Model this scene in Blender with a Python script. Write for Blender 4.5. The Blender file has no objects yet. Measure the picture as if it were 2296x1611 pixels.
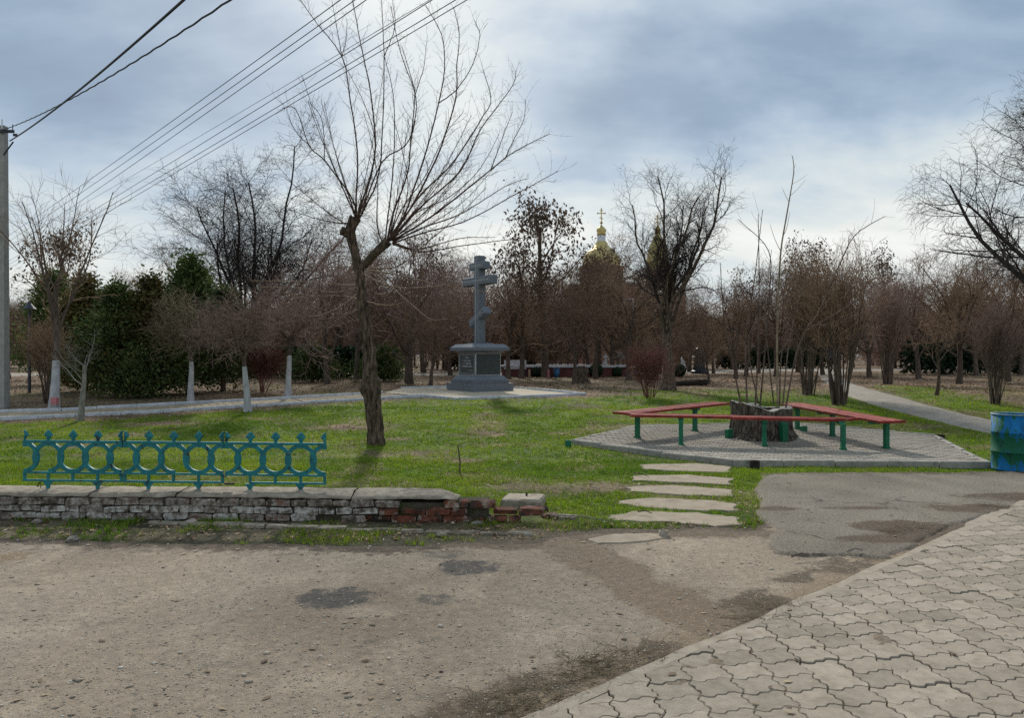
import bpy, math, random
import numpy as np
from mathutils import Vector, Matrix
sc = bpy.context.scene
COL = sc.collection
rad = math.radians
# ---------------------------------------------------------------- camera
F, CX, YH, CH = 1700.0, 1148.0, 800.0, 1.65      # focal length and horizon in a 2296 px wide frame, eye height in metres
cam = bpy.data.cameras.new('camera'); camo = bpy.data.objects.new('camera', cam); COL.objects.link(camo)
camo.location = (0, 0, CH); camo.rotation_euler = (rad(90), 0, 0)
cam.sensor_width = 36; cam.lens = F / 2296 * 36; cam.shift_y = -5.5 / 2296
cam.clip_start = 0.05; cam.clip_end = 6000
sc.camera = camo
# ---------------------------------------------------------------- sky and sun
SUN_AZ, SUN_EL = rad(-9), rad(34)
SUN = Vector((math.sin(SUN_AZ) * math.cos(SUN_EL), math.cos(SUN_AZ) * math.cos(SUN_EL), math.sin(SUN_EL)))
def node(nt, t, inp=None, **kw):
    n = nt.nodes.new(t)
    for k, v in kw.items(): setattr(n, k, v)
    for k, v in (inp or {}).items():
        if hasattr(v, 'links') or isinstance(v, bpy.types.NodeSocket): nt.links.new(v, n.inputs[k])
        else: n.inputs[k].default_value = v
    return n
def math_(nt, op, a, b=0.0, clamp=False):
    return node(nt, 'ShaderNodeMath', {0: a, 1: b}, operation=op, use_clamp=clamp).outputs[0]
def vmath(nt, op, a, b=None):
    i = {0: a}
    if b is not None: i[1] = b
    n = node(nt, 'ShaderNodeVectorMath', i, operation=op)
    return n.outputs['Value'] if op in ('LENGTH', 'DOT_PRODUCT', 'DISTANCE') else n.outputs[0]
def ramp(nt, fac, stops, interp='LINEAR'):
    r = node(nt, 'ShaderNodeValToRGB', {0: fac}); cr = r.color_ramp; cr.interpolation = interp
    while len(cr.elements) < len(stops): cr.elements.new(0.5)
    for e, (p, c) in zip(cr.elements, stops):
        e.position = p; e.color = (c[0], c[1], c[2], 1) if hasattr(c, '__len__') else (c, c, c, 1)
    return r.outputs[0]
def mixc(nt, fac, a, b, mode='MIX'):
    n = node(nt, 'ShaderNodeMix', data_type='RGBA', blend_type=mode)
    for s, v in ((n.inputs[0], fac), (n.inputs[6], a), (n.inputs[7], b)):
        if isinstance(v, bpy.types.NodeSocket): nt.links.new(v, s)
        elif hasattr(v, '__len__'): s.default_value = (v[0], v[1], v[2], 1)
        else: s.default_value = v
    return n.outputs[2]
world = bpy.data.worlds.new('World'); sc.world = world; world.use_nodes = True
nt = world.node_tree; nt.nodes.clear()
tc = node(nt, 'ShaderNodeTexCoord').outputs['Generated']
sky = node(nt, 'ShaderNodeTexSky', sky_type='NISHITA', sun_disc=False, sun_elevation=SUN_EL, sun_rotation=SUN_AZ, air_density=1.0, dust_density=2.0)
warp = node(nt, 'ShaderNodeTexNoise', {'Vector': tc, 'Scale': 3.2, 'Detail': 5.0, 'Roughness': 0.55})
wv = vmath(nt, 'MULTIPLY', vmath(nt, 'SUBTRACT', warp.outputs['Color'], (0.5, 0.5, 0.5)), (0.42, 0.42, 0.3))
wd = vmath(nt, 'ADD', tc, wv)
sepz = node(nt, 'ShaderNodeSeparateXYZ', {0: tc}).outputs[2]
# cloud deck: streaky layers seen in perspective
zc = math_(nt, 'ADD', math_(nt, 'MAXIMUM', sepz, 0.0), 0.30)
plane = node(nt, 'ShaderNodeVectorMath', {0: tc, 3: math_(nt, 'DIVIDE', 1.0, zc)}, operation='SCALE').outputs[0]
pl = node(nt, 'ShaderNodeMapping', {0: plane, 'Rotation': (0, 0, rad(24)), 'Scale': (0.85, 1.35, 0.0)}).outputs[0]
n1 = node(nt, 'ShaderNodeTexNoise', {'Vector': pl, 'Scale': 1.35, 'Detail': 9.0, 'Roughness': 0.56, 'Distortion': 0.25}).outputs[0]
n2 = node(nt, 'ShaderNodeTexNoise', {'Vector': vmath(nt, 'ADD', pl, (7.3, 2.1, 0)), 'Scale': 2.9, 'Detail': 6.0, 'Roughness': 0.55}).outputs[0]
bright = math_(nt, 'ADD', math_(nt, 'MULTIPLY', math_(nt, 'SUBTRACT', n1, 0.5), 1.08), math_(nt, 'MULTIPLY', math_(nt, 'SUBTRACT', n2, 0.5), 0.5))
bright = math_(nt, 'ADD', bright, 0.53)
def cloud_bank(b, u, v, amount, size, flat=1.9):
    c = Vector(((u - CX) / F, 1, (YH - v) / F)).normalized()
    d = vmath(nt, 'LENGTH', vmath(nt, 'MULTIPLY', vmath(nt, 'SUBTRACT', wd, tuple(c)), (1, 1, flat)))
    m = node(nt, 'ShaderNodeMapRange', {0: d, 1: size, 2: 0.0, 3: 0.0, 4: amount}, interpolation_type='SMOOTHSTEP').outputs[0]
    return math_(nt, 'ADD', b, m)
for a in ((880, 10, 0.22, 0.36, 1.2), (130, 90, -0.34, 0.40, 1.6), (1420, 240, -0.30, 0.36, 2.3), (2050, 110, -0.22, 0.38, 2.2), (320, 330, 0.20, 0.30, 2.0),
          (650, 260, -0.12, 0.22, 1.8), (1850, 470, 0.18, 0.5, 2.4)):
    bright = cloud_bank(bright, *a)
# thin cloud near the horizon is brighter
hz = node(nt, 'ShaderNodeMapRange', {0: sepz, 1: 0.30, 2: 0.0, 3: 0.0, 4: 0.30}, interpolation_type='SMOOTHSTEP').outputs[0]
bright = math_(nt, 'ADD', bright, hz)
cl = ramp(nt, bright, [(0.0, (0.195, 0.275, 0.385)), (0.26, (0.265, 0.37, 0.50)), (0.48, (0.42, 0.53, 0.65)), (0.68, (0.63, 0.71, 0.745)), (0.86, (0.81, 0.84, 0.815)), (1.0, (0.95, 0.955, 0.92))])
skyc = node(nt, 'ShaderNodeVectorMath', {0: sky.outputs[0], 3: 0.08}, operation='SCALE').outputs[0]
cc = mixc(nt, 0.90, skyc, cl)
bg = node(nt, 'ShaderNodeBackground', {0: cc, 1: 0.95})
out = node(nt, 'ShaderNodeOutputWorld', {0: bg.outputs[0]})
sun = bpy.data.lights.new('sun', 'SUN'); sun.energy = 3.3; sun.angle = rad(4.5); sun.color = (1.0, 0.94, 0.84)
suno = bpy.data.objects.new('sun', sun); COL.objects.link(suno); suno.rotation_euler = (-SUN).to_track_quat('-Z', 'Y').to_euler(); suno.location = (0, 0, 40)
sc.view_settings.view_transform = 'Standard'; sc.view_settings.look = 'None'; sc.view_settings.gamma = 1; sc.view_settings.exposure = 0.15
sc.view_settings.use_curve_mapping = False
sc.cycles.max_bounces = 6; sc.cycles.diffuse_bounces = 3; sc.cycles.glossy_bounces = 2; sc.cycles.transmission_bounces = 2; sc.cycles.transparent_max_bounces = 4
sc.cycles.use_denoising = False; sc.cycles.sample_clamp_indirect = 1.5; sc.cycles.sample_clamp_direct = 3.0; sc.cycles.caustics_reflective = False; sc.cycles.caustics_refractive = False; sc.cycles.blur_glossy = 1.0
# ---------------------------------------------------------------- terrain and picture-to-ground geometry
def ss(a, b, x):
    t = np.clip((np.asarray(x, float) - a) / (b - a), 0, 1); return t * t * (3 - 2 * t)
def gz(x, y): return 0.5 * ss(11, 26, y) + 0.2 * ss(26, 60, y)
def G(u, v):
    lo, hi = 1.0, 900.0
    for _ in range(60):
        m = 0.5 * (lo + hi)
        if CH - (v - YH) / F * m - float(gz(0, m)) > 0: lo = m
        else: hi = m
    return ((u - CX) / F * lo, lo)
def W(u, v, Y): return ((u - CX) / F * Y, Y, CH - (v - YH) / F * Y)
def GP(pts): return [G(*p) for p in pts]
def sd(px, py, poly):
    """signed distance to a polygon, positive inside"""
    px = np.asarray(px, float); py = np.asarray(py, float)
    d = np.full(px.shape, 1e9); ins = np.zeros(px.shape, bool)
    for (x0, y0), (x1, y1) in zip(poly, poly[1:] + poly[:1]):
        ex, ey = x1 - x0, y1 - y0
        t = np.clip(((px - x0) * ex + (py - y0) * ey) / (ex * ex + ey * ey + 1e-12), 0, 1)
        d = np.minimum(d, np.hypot(px - x0 - t * ex, py - y0 - t * ey))
        c = ((y0 > py) != (y1 > py)) & (px < (x1 - x0) * (py - y0) / (y1 - y0 + 1e-15) + x0)
        ins ^= c
    return np.where(ins, d, -d)
_ng = {}
def vn(x, y, s, seed=0):
    if seed not in _ng: _ng[seed] = np.random.default_rng(seed + 1000).random((257, 257))
    g = _ng[seed]; x = np.asarray(x) / s + 91.7; y = np.asarray(y) / s + 53.1
    xi = np.floor(x).astype(int); yi = np.floor(y).astype(int); fx = x - xi; fy = y - yi
    fx = fx * fx * (3 - 2 * fx); fy = fy * fy * (3 - 2 * fy); xi %= 256; yi %= 256
    return (g[xi, yi] * (1 - fx) + g[xi + 1, yi] * fx) * (1 - fy) + (g[xi, yi + 1] * (1 - fx) + g[xi + 1, yi + 1] * fx) * fy
def fb(x, y, s, seed=0): return (vn(x, y, s, seed) + 0.5 * vn(x, y, s / 2.1, seed + 1) + 0.25 * vn(x, y, s / 4.3, seed + 2) + 0.125 * vn(x, y, s / 8.7, seed + 3)) / 1.875
# ---------------------------------------------------------------- object helpers
def link(o, parent=None):
    COL.objects.link(o)
    if parent is not None: o.parent = parent
    return o
def tag(o, label=None, cat=None, group=None, kind=None):
    if label: o['label'] = label
    if cat: o['category'] = cat
    if group: o['group'] = group
    if kind: o['kind'] = kind
    return o
def thing(name, label, cat, loc=(0, 0, 0), rz=0.0, group=None):
    o = bpy.data.objects.new(name, None); COL.objects.link(o); o.location = loc; o.rotation_euler = (0, 0, rz)
    o.empty_display_size = 0.2
    return tag(o, label, cat, group)
def np_mesh(name, V, Q, mat, smooth=False, col=None, col2=None):
    """V (N,3), Q (M,k) faces all of one size"""
    V = np.asarray(V, np.float32); Q = np.asarray(Q, np.int32); k = Q.shape[1]
    me = bpy.data.meshes.new(name); me.vertices.add(len(V)); me.vertices.foreach_set('co', V.ravel())
    me.loops.add(Q.size); me.loops.foreach_set('vertex_index', Q.ravel())
    me.polygons.add(len(Q)); me.polygons.foreach_set('loop_start', np.arange(0, Q.size, k, dtype=np.int32))
    me.update(calc_edges=True)
    if smooth: me.polygons.foreach_set('use_smooth', np.ones(len(Q), bool))
    if col is not None:
        a = me.attributes.new('Col', 'FLOAT_COLOR', 'POINT'); c = np.ones((len(V), 4), np.float32); c[:, :3] = col; a.data.foreach_set('color', c.ravel())
    if col2 is not None:
        a = me.attributes.new('Col2', 'FLOAT_COLOR', 'POINT'); a.data.foreach_set('color', np.ascontiguousarray(col2, np.float32).ravel())
    if mat: me.materials.append(mat)
    return me
def obj(name, me, parent=None, loc=(0, 0, 0), rz=0.0):
    o = bpy.data.objects.new(name, me); o.location = loc; o.rotation_euler = (0, 0, rz); return link(o, parent)
def copy_tree(o, parent=None):
    c = o.copy(); COL.objects.link(c); c.parent = parent
    for ch in o.children: copy_tree(ch, c)
    return c
class MB:
    """collects simple solids into one mesh"""
    def __init__(s): s.v = []; s.f = []
    def add(s, V, Fc):
        b = len(s.v); s.v += [tuple(p) for p in V]; s.f += [tuple(b + i for i in q) for q in Fc]; return s
    def box(s, c, d, rz=0.0, rx=0.0, ry=0.0, taper=1.0, jit=0.0, rng=None):
        M = Matrix.Translation(c) @ Matrix.Rotation(rz, 4, 'Z') @ Matrix.Rotation(ry, 4, 'Y') @ Matrix.Rotation(rx, 4, 'X')
        V = []
        for z in (-.5, .5):
            for x, y in ((-.5, -.5), (.5, -.5), (.5, .5), (-.5, .5)):
                t = taper if z > 0 else 1.0
                p = Vector((x * d[0] * t, y * d[1] * t, z * d[2]))
                if jit: p += Vector((rng.uniform(-jit, jit), rng.uniform(-jit, jit), rng.uniform(-jit, jit)))
                V.append(M @ p)
        return s.add(V, [(3, 2, 1, 0), (4, 5, 6, 7), (0, 1, 5, 4), (1, 2, 6, 5), (2, 3, 7, 6), (3, 0, 4, 7)])
    def bevbox(s, c, d, b=0.006, rz=0.0, rx=0.0, ry=0.0, jit=0.0, rng=None):
        M = Matrix.Translation(c) @ Matrix.Rotation(rz, 4, 'Z') @ Matrix.Rotation(ry, 4, 'Y') @ Matrix.Rotation(rx, 4, 'X')
        V = []
        for z, i in ((-.5, 0), (.5, 0), (.5, 1)):
            for x, y in ((-.5, -.5), (.5, -.5), (.5, .5), (-.5, .5)):
                p = Vector((x * (d[0] - 2 * b * i), y * (d[1] - 2 * b * i), z * d[2] - (b if (z > 0 and not i) else 0)))
                if jit: p += Vector((rng.uniform(-jit, jit), rng.uniform(-jit, jit), rng.uniform(-jit, jit)))
                V.append(M @ p)
        Q = [(3, 2, 1, 0), (8, 9, 10, 11)]
        for r in (0, 4):
            for k in range(4): Q.append((r + k, r + (k + 1) % 4, r + 4 + (k + 1) % 4, r + 4 + k))
        return s.add(V, Q)
    def tube(s, pts, rs, n=8, cap=True, noise=0.0, rng=None):
        pts = [Vector(p) for p in pts]; K = len(pts)
        if not hasattr(rs, '__len__'): rs = [rs] * K
        m = (pts[-1] - pts[0]); ref = Vector((0, 1, 0)) if abs(m.normalized().y if m.length else 0) < 0.8 else Vector((1, 0, 0))
        V = []
        for k in range(K):
            t = (pts[min(k + 1, K - 1)] - pts[max(k - 1, 0)]).normalized()
            a = t.cross(ref).normalized(); b = t.cross(a)
            for j in range(n):
                th = 2 * math.pi * j / n; r = rs[k] * (1 + (rng.uniform(-noise, noise) if noise else 0))
                V.append(pts[k] + a * (r * math.cos(th)) + b * (r * math.sin(th)))
        Q = [(k * n + j, k * n + (j + 1) % n, (k + 1) * n + (j + 1) % n, (k + 1) * n + j) for k in range(K - 1) for j in range(n)]
        if cap: Q += [tuple(range(n - 1, -1, -1)), tuple((K - 1) * n + j for j in range(n))]
        return s.add(V, Q)
    def lathe(s, prof, n=24, c=(0, 0, 0), cap0=True, cap1=True, sx=1.0, sy=1.0, ph=0.0):
        V = [(c[0] + r * sx * math.cos(2 * math.pi * j / n + ph), c[1] + r * sy * math.sin(2 * math.pi * j / n + ph), c[2] + z) for r, z in prof for j in range(n)]
        Q = [(k * n + j, k * n + (j + 1) % n, (k + 1) * n + (j + 1) % n, (k + 1) * n + j) for k in range(len(prof) - 1) for j in range(n)]
        if cap0: Q.append(tuple(range(n - 1, -1, -1)))
        if cap1: Q.append(tuple((len(prof) - 1) * n + j for j in range(n)))
        return s.add(V, Q)
    def prism(s, poly, z0, z1, zf=None):
        n = len(poly); V = [(x, y, z0 + (zf(x, y) if zf else 0)) for x, y in poly] + [(x, y, z1 + (zf(x, y) if zf else 0)) for x, y in poly]
        return s.add(V, [tuple(range(n - 1, -1, -1)), tuple(range(n, 2 * n))] + [(i, (i + 1) % n, n + (i + 1) % n, n + i) for i in range(n)])
    def mesh(s, name, mat, smooth=False):
        me = bpy.data.meshes.new(name); me.from_pydata(s.v, [], s.f); me.update()
        if smooth: me.polygons.foreach_set('use_smooth', np.ones(len(me.polygons), bool))
        me.materials.append(mat); return me
    def build(s, name, mat, parent=None, smooth=False, loc=(0, 0, 0), rz=0.0):
        return obj(name, s.mesh(name, mat, smooth), parent, loc, rz)
def stone(rng, r, flat=0.55):
    """an irregular pebble with 20 faces"""
    t = (1 + 5 ** .5) / 2
    V = [(-1, t, 0), (1, t, 0), (-1, -t, 0), (1, -t, 0), (0, -1, t), (0, 1, t), (0, -1, -t), (0, 1, -t), (t, 0, -1), (t, 0, 1), (-t, 0, -1), (-t, 0, 1)]
    Fc = [(0, 11, 5), (0, 5, 1), (0, 1, 7), (0, 7, 10), (0, 10, 11), (1, 5, 9), (5, 11, 4), (11, 10, 2), (10, 7, 6), (7, 1, 8), (3, 9, 4), (3, 4, 2), (3, 2, 6), (3, 6, 8), (3, 8, 9), (4, 9, 5), (2, 4, 11), (6, 2, 10), (8, 6, 7), (9, 8, 1)]
    sx, sy = rng.uniform(.8, 1.4), rng.uniform(.6, 1.0)
    return [(x / 1.9 * r * sx * rng.uniform(.8, 1.2), y / 1.9 * r * sy * rng.uniform(.8, 1.2), z / 1.9 * r * flat * rng.uniform(.8, 1.2)) for x, y, z in V], Fc
# ---------------------------------------------------------------- materials
MATS = {}
def pmat(name, stops, scale=8.0, rough=0.85, bump=0.25, bscale=None, detail=6.0, attr=False, rnd=0.0, spec=0.3, metal=0.0, stretch=(1, 1, 1), coord='Object', spots=None, trans=0.0, bdist=0.02, attr2=0, cracks=0, speck=None):
    """noise-ramped procedural material; attr multiplies by the vertex colour 'Col', rnd varies each object"""
    m = bpy.data.materials.new(name); m.use_nodes = True; nt = m.node_tree; nt.nodes.clear()
    if coord == 'World': v = node(nt, 'ShaderNodeNewGeometry').outputs['Position']
    else: v = node(nt, 'ShaderNodeTexCoord').outputs[coord]
    oi = node(nt, 'ShaderNodeObjectInfo').outputs['Random']
    if coord == 'Object' and rnd:
        v = vmath(nt, 'ADD', v, node(nt, 'ShaderNodeCombineXYZ', {0: math_(nt, 'MULTIPLY', oi, 37.0), 1: math_(nt, 'MULTIPLY', oi, 91.0)}).outputs[0])
    v = vmath(nt, 'MULTIPLY', v, stretch)
    n = node(nt, 'ShaderNodeTexNoise', {'Vector': v, 'Scale': scale, 'Detail': detail, 'Roughness': 0.62}).outputs[0]
    c = ramp(nt, n, stops)
    if spots:
        for (sscale, lo, hi, scol, seed) in spots:
            sn = node(nt, 'ShaderNodeTexNoise', {'Vector': vmath(nt, 'ADD', v, (seed, seed * 2.3, seed * .7)), 'Scale': sscale, 'Detail': 7.0, 'Roughness': 0.65}).outputs[0]
            f = node(nt, 'ShaderNodeMapRange', {0: sn, 1: lo, 2: hi}).outputs[0]
            c = mixc(nt, f, c, scol)
    if attr:
        a = node(nt, 'ShaderNodeAttribute', attribute_name='Col').outputs['Color']
        if attr2:                                             # a second soil with a ragged, gritty boundary
            a2 = node(nt, 'ShaderNodeAttribute', attribute_name='Col2'); rn = node(nt, 'ShaderNodeTexNoise', {'Vector': v, 'Scale': attr2, 'Detail': 9.0, 'Roughness': .75}).outputs[0]
            rf = node(nt, 'ShaderNodeMapRange', {0: math_(nt, 'ADD', math_(nt, 'MULTIPLY', math_(nt, 'SUBTRACT', rn, .5), 2.2), a2.outputs['Alpha']), 1: .38, 2: .72}).outputs[0]
            a = mixc(nt, rf, a, a2.outputs['Color'])
        c = mixc(nt, 1.0, c, a, 'MULTIPLY')
        if speck:
            for (ss_, lo, hi, sc_l) in speck:
                vo = node(nt, 'ShaderNodeTexVoronoi', {'Vector': v, 'Scale': ss_}); pick = math_(nt, 'GREATER_THAN', node(nt, 'ShaderNodeSeparateColor', {0: vo.outputs['Color']}).outputs[0], lo); dot_ = math_(nt, 'LESS_THAN', vo.outputs['Distance'], hi)
                c = mixc(nt, math_(nt, 'MULTIPLY', pick, dot_), c, sc_l)
        if cracks:
            wv_ = vmath(nt, 'ADD', v, vmath(nt, 'MULTIPLY', node(nt, 'ShaderNodeTexNoise', {'Vector': v, 'Scale': 3.0, 'Detail': 6.0}).outputs['Color'], (.55, .55, 0)))
            ce = node(nt, 'ShaderNodeTexVoronoi', {'Vector': wv_, 'Scale': cracks}, feature='DISTANCE_TO_EDGE').outputs['Distance']; cm_ = node(nt, 'ShaderNodeTexNoise', {'Vector': v, 'Scale': .9, 'Detail': 3.0}).outputs[0]
            cf_ = math_(nt, 'MULTIPLY', node(nt, 'ShaderNodeMapRange', {0: ce, 1: .012, 2: .003}).outputs[0], node(nt, 'ShaderNodeMapRange', {0: cm_, 1: .50, 2: .58}).outputs[0]); c = mixc(nt, math_(nt, 'MULTIPLY', cf_, .75), c, (.035, .028, .022))
    if rnd:
        k = node(nt, 'ShaderNodeMapRange', {0: oi, 1: 0.0, 2: 1.0, 3: 1 - rnd, 4: 1 + rnd}).outputs[0]
        c = node(nt, 'ShaderNodeVectorMath', {0: c, 3: k}, operation='SCALE').outputs[0]
    b = node(nt, 'ShaderNodeBsdfPrincipled', {'Base Color': c, 'Roughness': rough, 'Metallic': metal, 'Specular IOR Level': spec})
    if bump:
        bn = node(nt, 'ShaderNodeTexNoise', {'Vector': v, 'Scale': bscale or scale * 3, 'Detail': 8.0, 'Roughness': 0.7}).outputs[0]
        nt.links.new(node(nt, 'ShaderNodeBump', {'Strength': bump, 'Distance': bdist, 'Height': bn}).outputs[0], b.inputs['Normal'])
    sh = b.outputs[0]
    if trans:
        t = node(nt, 'ShaderNodeBsdfTranslucent', {0: c})
        sh = node(nt, 'ShaderNodeMixShader', {0: trans, 1: sh, 2: t.outputs[0]}).outputs[0]
    node(nt, 'ShaderNodeOutputMaterial', {0: sh})
    MATS[name] = m; return m
M_ground = pmat('ground_soil', [(.3, .45), (.5, .95), (.7, 1.5)], 14, .95, .8, 40, detail=9, attr=True, coord='World', bdist=.04)
M_yard = pmat('gritty_yard', [(.3, .74), (.46, .94), (.56, 1.04), (.72, 1.28)], 16, .95, .9, 55, detail=10, attr=True, coord='World', bdist=.016, attr2=9, speck=[(70, .80, .28, (.10, .082, .062)), (55, .86, .25, (.46, .40, .32)), (26, .93, .16, (.09, .075, .06))])
M_asphalt = pmat('old_asphalt', [(.3, .6), (.5, .95), (.7, 1.5)], 40, .92, .9, 90, detail=10, attr=True, coord='World', bdist=.015, attr2=9, cracks=.8, speck=[(75, .72, .30, (.30, .275, .235)), (60, .8, .28, (.06, .053, .045))])
M_tile = pmat('clover_tile', [(.28, (.225, .188, .143)), (.55, (.315, .268, .21)), (.8, (.375, .323, .257))], 13, .9, .6, 60, detail=9, rnd=.19, coord='World', spots=[(2.2, .56, .74, (.17, .142, .108), 3.1), (7, .58, .72, (.22, .185, .142), 12.0), (90, .63, .72, (.13, .112, .088), 8.0)], bdist=.006)
M_bed = pmat('sandy_joint', [(.3, (.055, .042, .03)), (.7, (.12, .095, .07))], 30, .95, .5, coord='World')
M_paver = pmat('grey_paver', [(.3, (.23, .205, .168)), (.7, (.37, .335, .28))], 12, .88, .3, 50, rnd=.12, coord='World', spots=[(1.3, .55, .75, (.23, .2, .165), 5.0)], bdist=.006)
M_pathp = pmat('tan_paver', [(.3, (.27, .22, .15)), (.7, (.44, .37, .26))], 12, .9, .3, 50, rnd=.12, coord='World')
M_grit = pmat('tan_grit', [(.3, (.26, .21, .15)), (.5, (.42, .36, .27)), (.72, (.58, .51, .40))], 26, .95, .5, 60, coord='World')
M_conc = pmat('weathered_concrete', [(.3, (.17, .138, .104)), (.5, (.29, .245, .188)), (.72, (.42, .365, .292))], 11, .92, .5, 40, coord='World', rnd=.06, spots=[(14, .64, .72, (.5, .48, .43), 4.0), (5, .58, .72, (.14, .125, .1), 9.0)], bdist=.01)
M_kerbw = pmat('whitewashed_kerb', [(.25, (.36, .38, .41)), (.6, (.58, .60, .64)), (.8, (.68, .70, .74))], 5, .9, .3, 30, coord='World', spots=[(7, .60, .72, (.33, .31, .28), 2.0)])
M_slab = pmat('pale_slab', [(.3, (.235, .19, .14)), (.7, (.355, .295, .222))], 7, .92, .4, 40, coord='World', spots=[(3.5, .56, .68, (.21, .17, .12), 6.0)], bdist=.008)
M_kerbg = pmat('grey_kerb', [(.3, (.22, .205, .18)), (.7, (.36, .34, .30))], 9, .9, .4, 40, coord='World', rnd=.1, spots=[(5, .58, .7, (.16, .15, .12), 1.0)], bdist=.008)
M_brick = pmat('limewashed_brick', [(.32, (.085, .066, .052)), (.46, (.19, .15, .122)), (.56, (.34, .30, .255)), (.75, (.50, .465, .415))], 22, .95, .9, 40, coord='World', rnd=.16, spots=[(5, .56, .66, (.06, .05, .038), 7.0), (13, .56, .68, (.20, .095, .065), 2.0)], bdist=.02)
M_brickw = pmat('flaking_white_brick', [(.34, (.10, .08, .062)), (.45, (.27, .235, .20)), (.54, (.50, .465, .42)), (.75, (.64, .61, .565))], 17, .95, .9, 40, coord='World', rnd=.14, spots=[(5, .57, .66, (.05, .042, .032), 7.0), (12, .62, .70, (.22, .13, .095), 2.0)], bdist=.02)
M_brickr = pmat('bare_red_brick', [(.3, (.062, .024, .016)), (.55, (.16, .055, .032)), (.85, (.26, .13, .088))], 11, .95, .6, 40, coord='World', rnd=.2, spots=[(6, .50, .60, (.045, .034, .027), 4.0), (9, .56, .66, (.30, .245, .20), 3.0)], bdist=.012)
M_mortar = pmat('mossy_mortar', [(.3, (.035, .03, .022)), (.7, (.12, .10, .075))], 25, .97, .6, coord='World', spots=[(4, .5, .65, (.05, .07, .02), 2.0)])
M_teal = pmat('teal_paint', [(.3, (.008, .115, .135)), (.6, (.012, .20, .215)), (.8, (.03, .29, .30))], 14, .55, .5, 60, spec=.35, spots=[(13, .60, .66, (.022, .018, .016), 3.0), (9, .66, .72, (.22, .36, .42), 6.0)], coord='World', bdist=.006)
M_iron = pmat('rusty_black_iron', [(.3, (.012, .012, .012)), (.7, (.05, .035, .028))], 30, .7, .4)
M_granite = pmat('grey_granite', [(.3, (.075, .09, .112)), (.5, (.115, .132, .158)), (.72, (.18, .20, .232))], 34, .42, .15, 90, spec=.5, coord='World', spots=[(70, .62, .68, (.06, .065, .075), 3.0), (3, .62, .74, (.16, .17, .18), 1.0)], bdist=.004)
M_granited = pmat('dark_polished_granite', [(.3, (.022, .03, .034)), (.7, (.05, .062, .066))], 30, .25, .05, spec=.5, coord='World')
M_line = pmat('engraved_silver', [(.3, (.42, .43, .43)), (.7, (.55, .56, .56))], 20, .6, .1)
M_red = pmat('red_bench_paint', [(.3, (.13, .016, .013)), (.55, (.25, .036, .027)), (.8, (.34, .085, .062))], 6, .6, .3, 40, rnd=.1, coord='World', stretch=(1, 1, 1), spots=[(5, .60, .74, (.28, .17, .13), 5.0), (24, .64, .69, (.12, .075, .055), 8.0)], bdist=.01, spec=.15)
M_rede = pmat('worn_plank_end', [(.3, (.20, .12, .085)), (.7, (.30, .2, .15))], 20, .8, .3)
M_green = pmat('dark_green_paint', [(.3, (.006, .10, .055)), (.7, (.013, .18, .085))], 12, .5, .3, 50, coord='World', spots=[(18, .64, .70, (.05, .035, .025), 2.0)])
M_barkd = pmat('furrowed_bark', [(.36, (.022, .015, .011)), (.5, (.11, .077, .054)), (.68, (.25, .18, .128))], 20, .95, 1.0, 26, stretch=(1, 1, .26), spots=[(3, .56, .70, (.085, .075, .04), 3.0)], bdist=.06, rnd=.05)
M_stump = pmat('stump_bark', [(.36, (.022, .018, .014)), (.5, (.115, .095, .072)), (.68, (.27, .23, .18))], 20, .95, 1.0, 26, stretch=(1, 1, .3), bdist=.06)
M_bark = pmat('brown_bark', [(.3, (.050, .036, .028)), (.7, (.16, .118, .09))], 14, .93, .6, 30, stretch=(1, 1, .35), rnd=.2)
M_barkg = pmat('grey_bark', [(.3, (.11, .10, .085)), (.7, (.30, .28, .24))], 14, .9, .5, 30, stretch=(1, 1, .4), rnd=.1)
M_white = pmat('whitewash', [(.3, (.30, .30, .31)), (.6, (.45, .455, .47)), (.8, (.55, .555, .57))], 10, .92, .5, 30, stretch=(1, 1, .4), spots=[(8, .62, .70, (.10, .09, .08), 4.0)])
def twig(name, a, b, r=.18): return pmat(name, [(.3, a), (.7, b)], 6, .8, 0, rnd=r, spec=.05)
M_twb = twig('brown_twig', (.14, .088, .057), (.37, .255, .172), .28)
M_twp = twig('purple_twig', (.14, .088, .075), (.36, .255, .215), .28)
M_twr = twig('red_twig', (.11, .045, .038), (.25, .12, .10))
M_twd = twig('dark_twig', (.028, .024, .024), (.075, .064, .058))
M_two = twig('olive_twig', (.11, .088, .056), (.30, .245, .165))
M_twg = twig('grey_twig', (.10, .09, .08), (.26, .24, .21))
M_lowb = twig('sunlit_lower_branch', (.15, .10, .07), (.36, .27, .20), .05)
M_shoot = twig('chestnut_shoot', (.050, .030, .024), (.125, .08, .058), .05)
M_fol = pmat('juniper_foliage', [(.3, (.022, .044, .017)), (.5, (.066, .10, .028)), (.7, (.16, .18, .05))], 1.6, .8, 0, rnd=.25, trans=.15, coord='Object')
M_folb = pmat('bronzed_foliage', [(.3, (.045, .045, .015)), (.5, (.11, .10, .03)), (.7, (.21, .15, .055))], 1.6, .8, 0, rnd=.2, trans=.15)
M_box = pmat('boxwood_foliage', [(.3, (.010, .022, .010)), (.7, (.03, .06, .022))], 9, .8, 0, trans=.1, rnd=.15)
M_deadleaf = pmat('dead_leaf', [(.3, (.055, .038, .028)), (.7, (.14, .095, .065))], 3, .85, 0, trans=.2)
M_grass = pmat('grass_blade', [(.3, .8), (.7, 1.2)], 2, .7, 0, attr=True, trans=.5, coord='World', spec=.15)
M_litter = pmat('leaf_litter', [(.3, .8), (.7, 1.2)], 5, .85, 0, attr=True, trans=.1, coord='World')
M_peb = pmat('pebble', [(.3, .7), (.7, 1.2)], 30, .9, 0, attr=True, coord='World')
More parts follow.
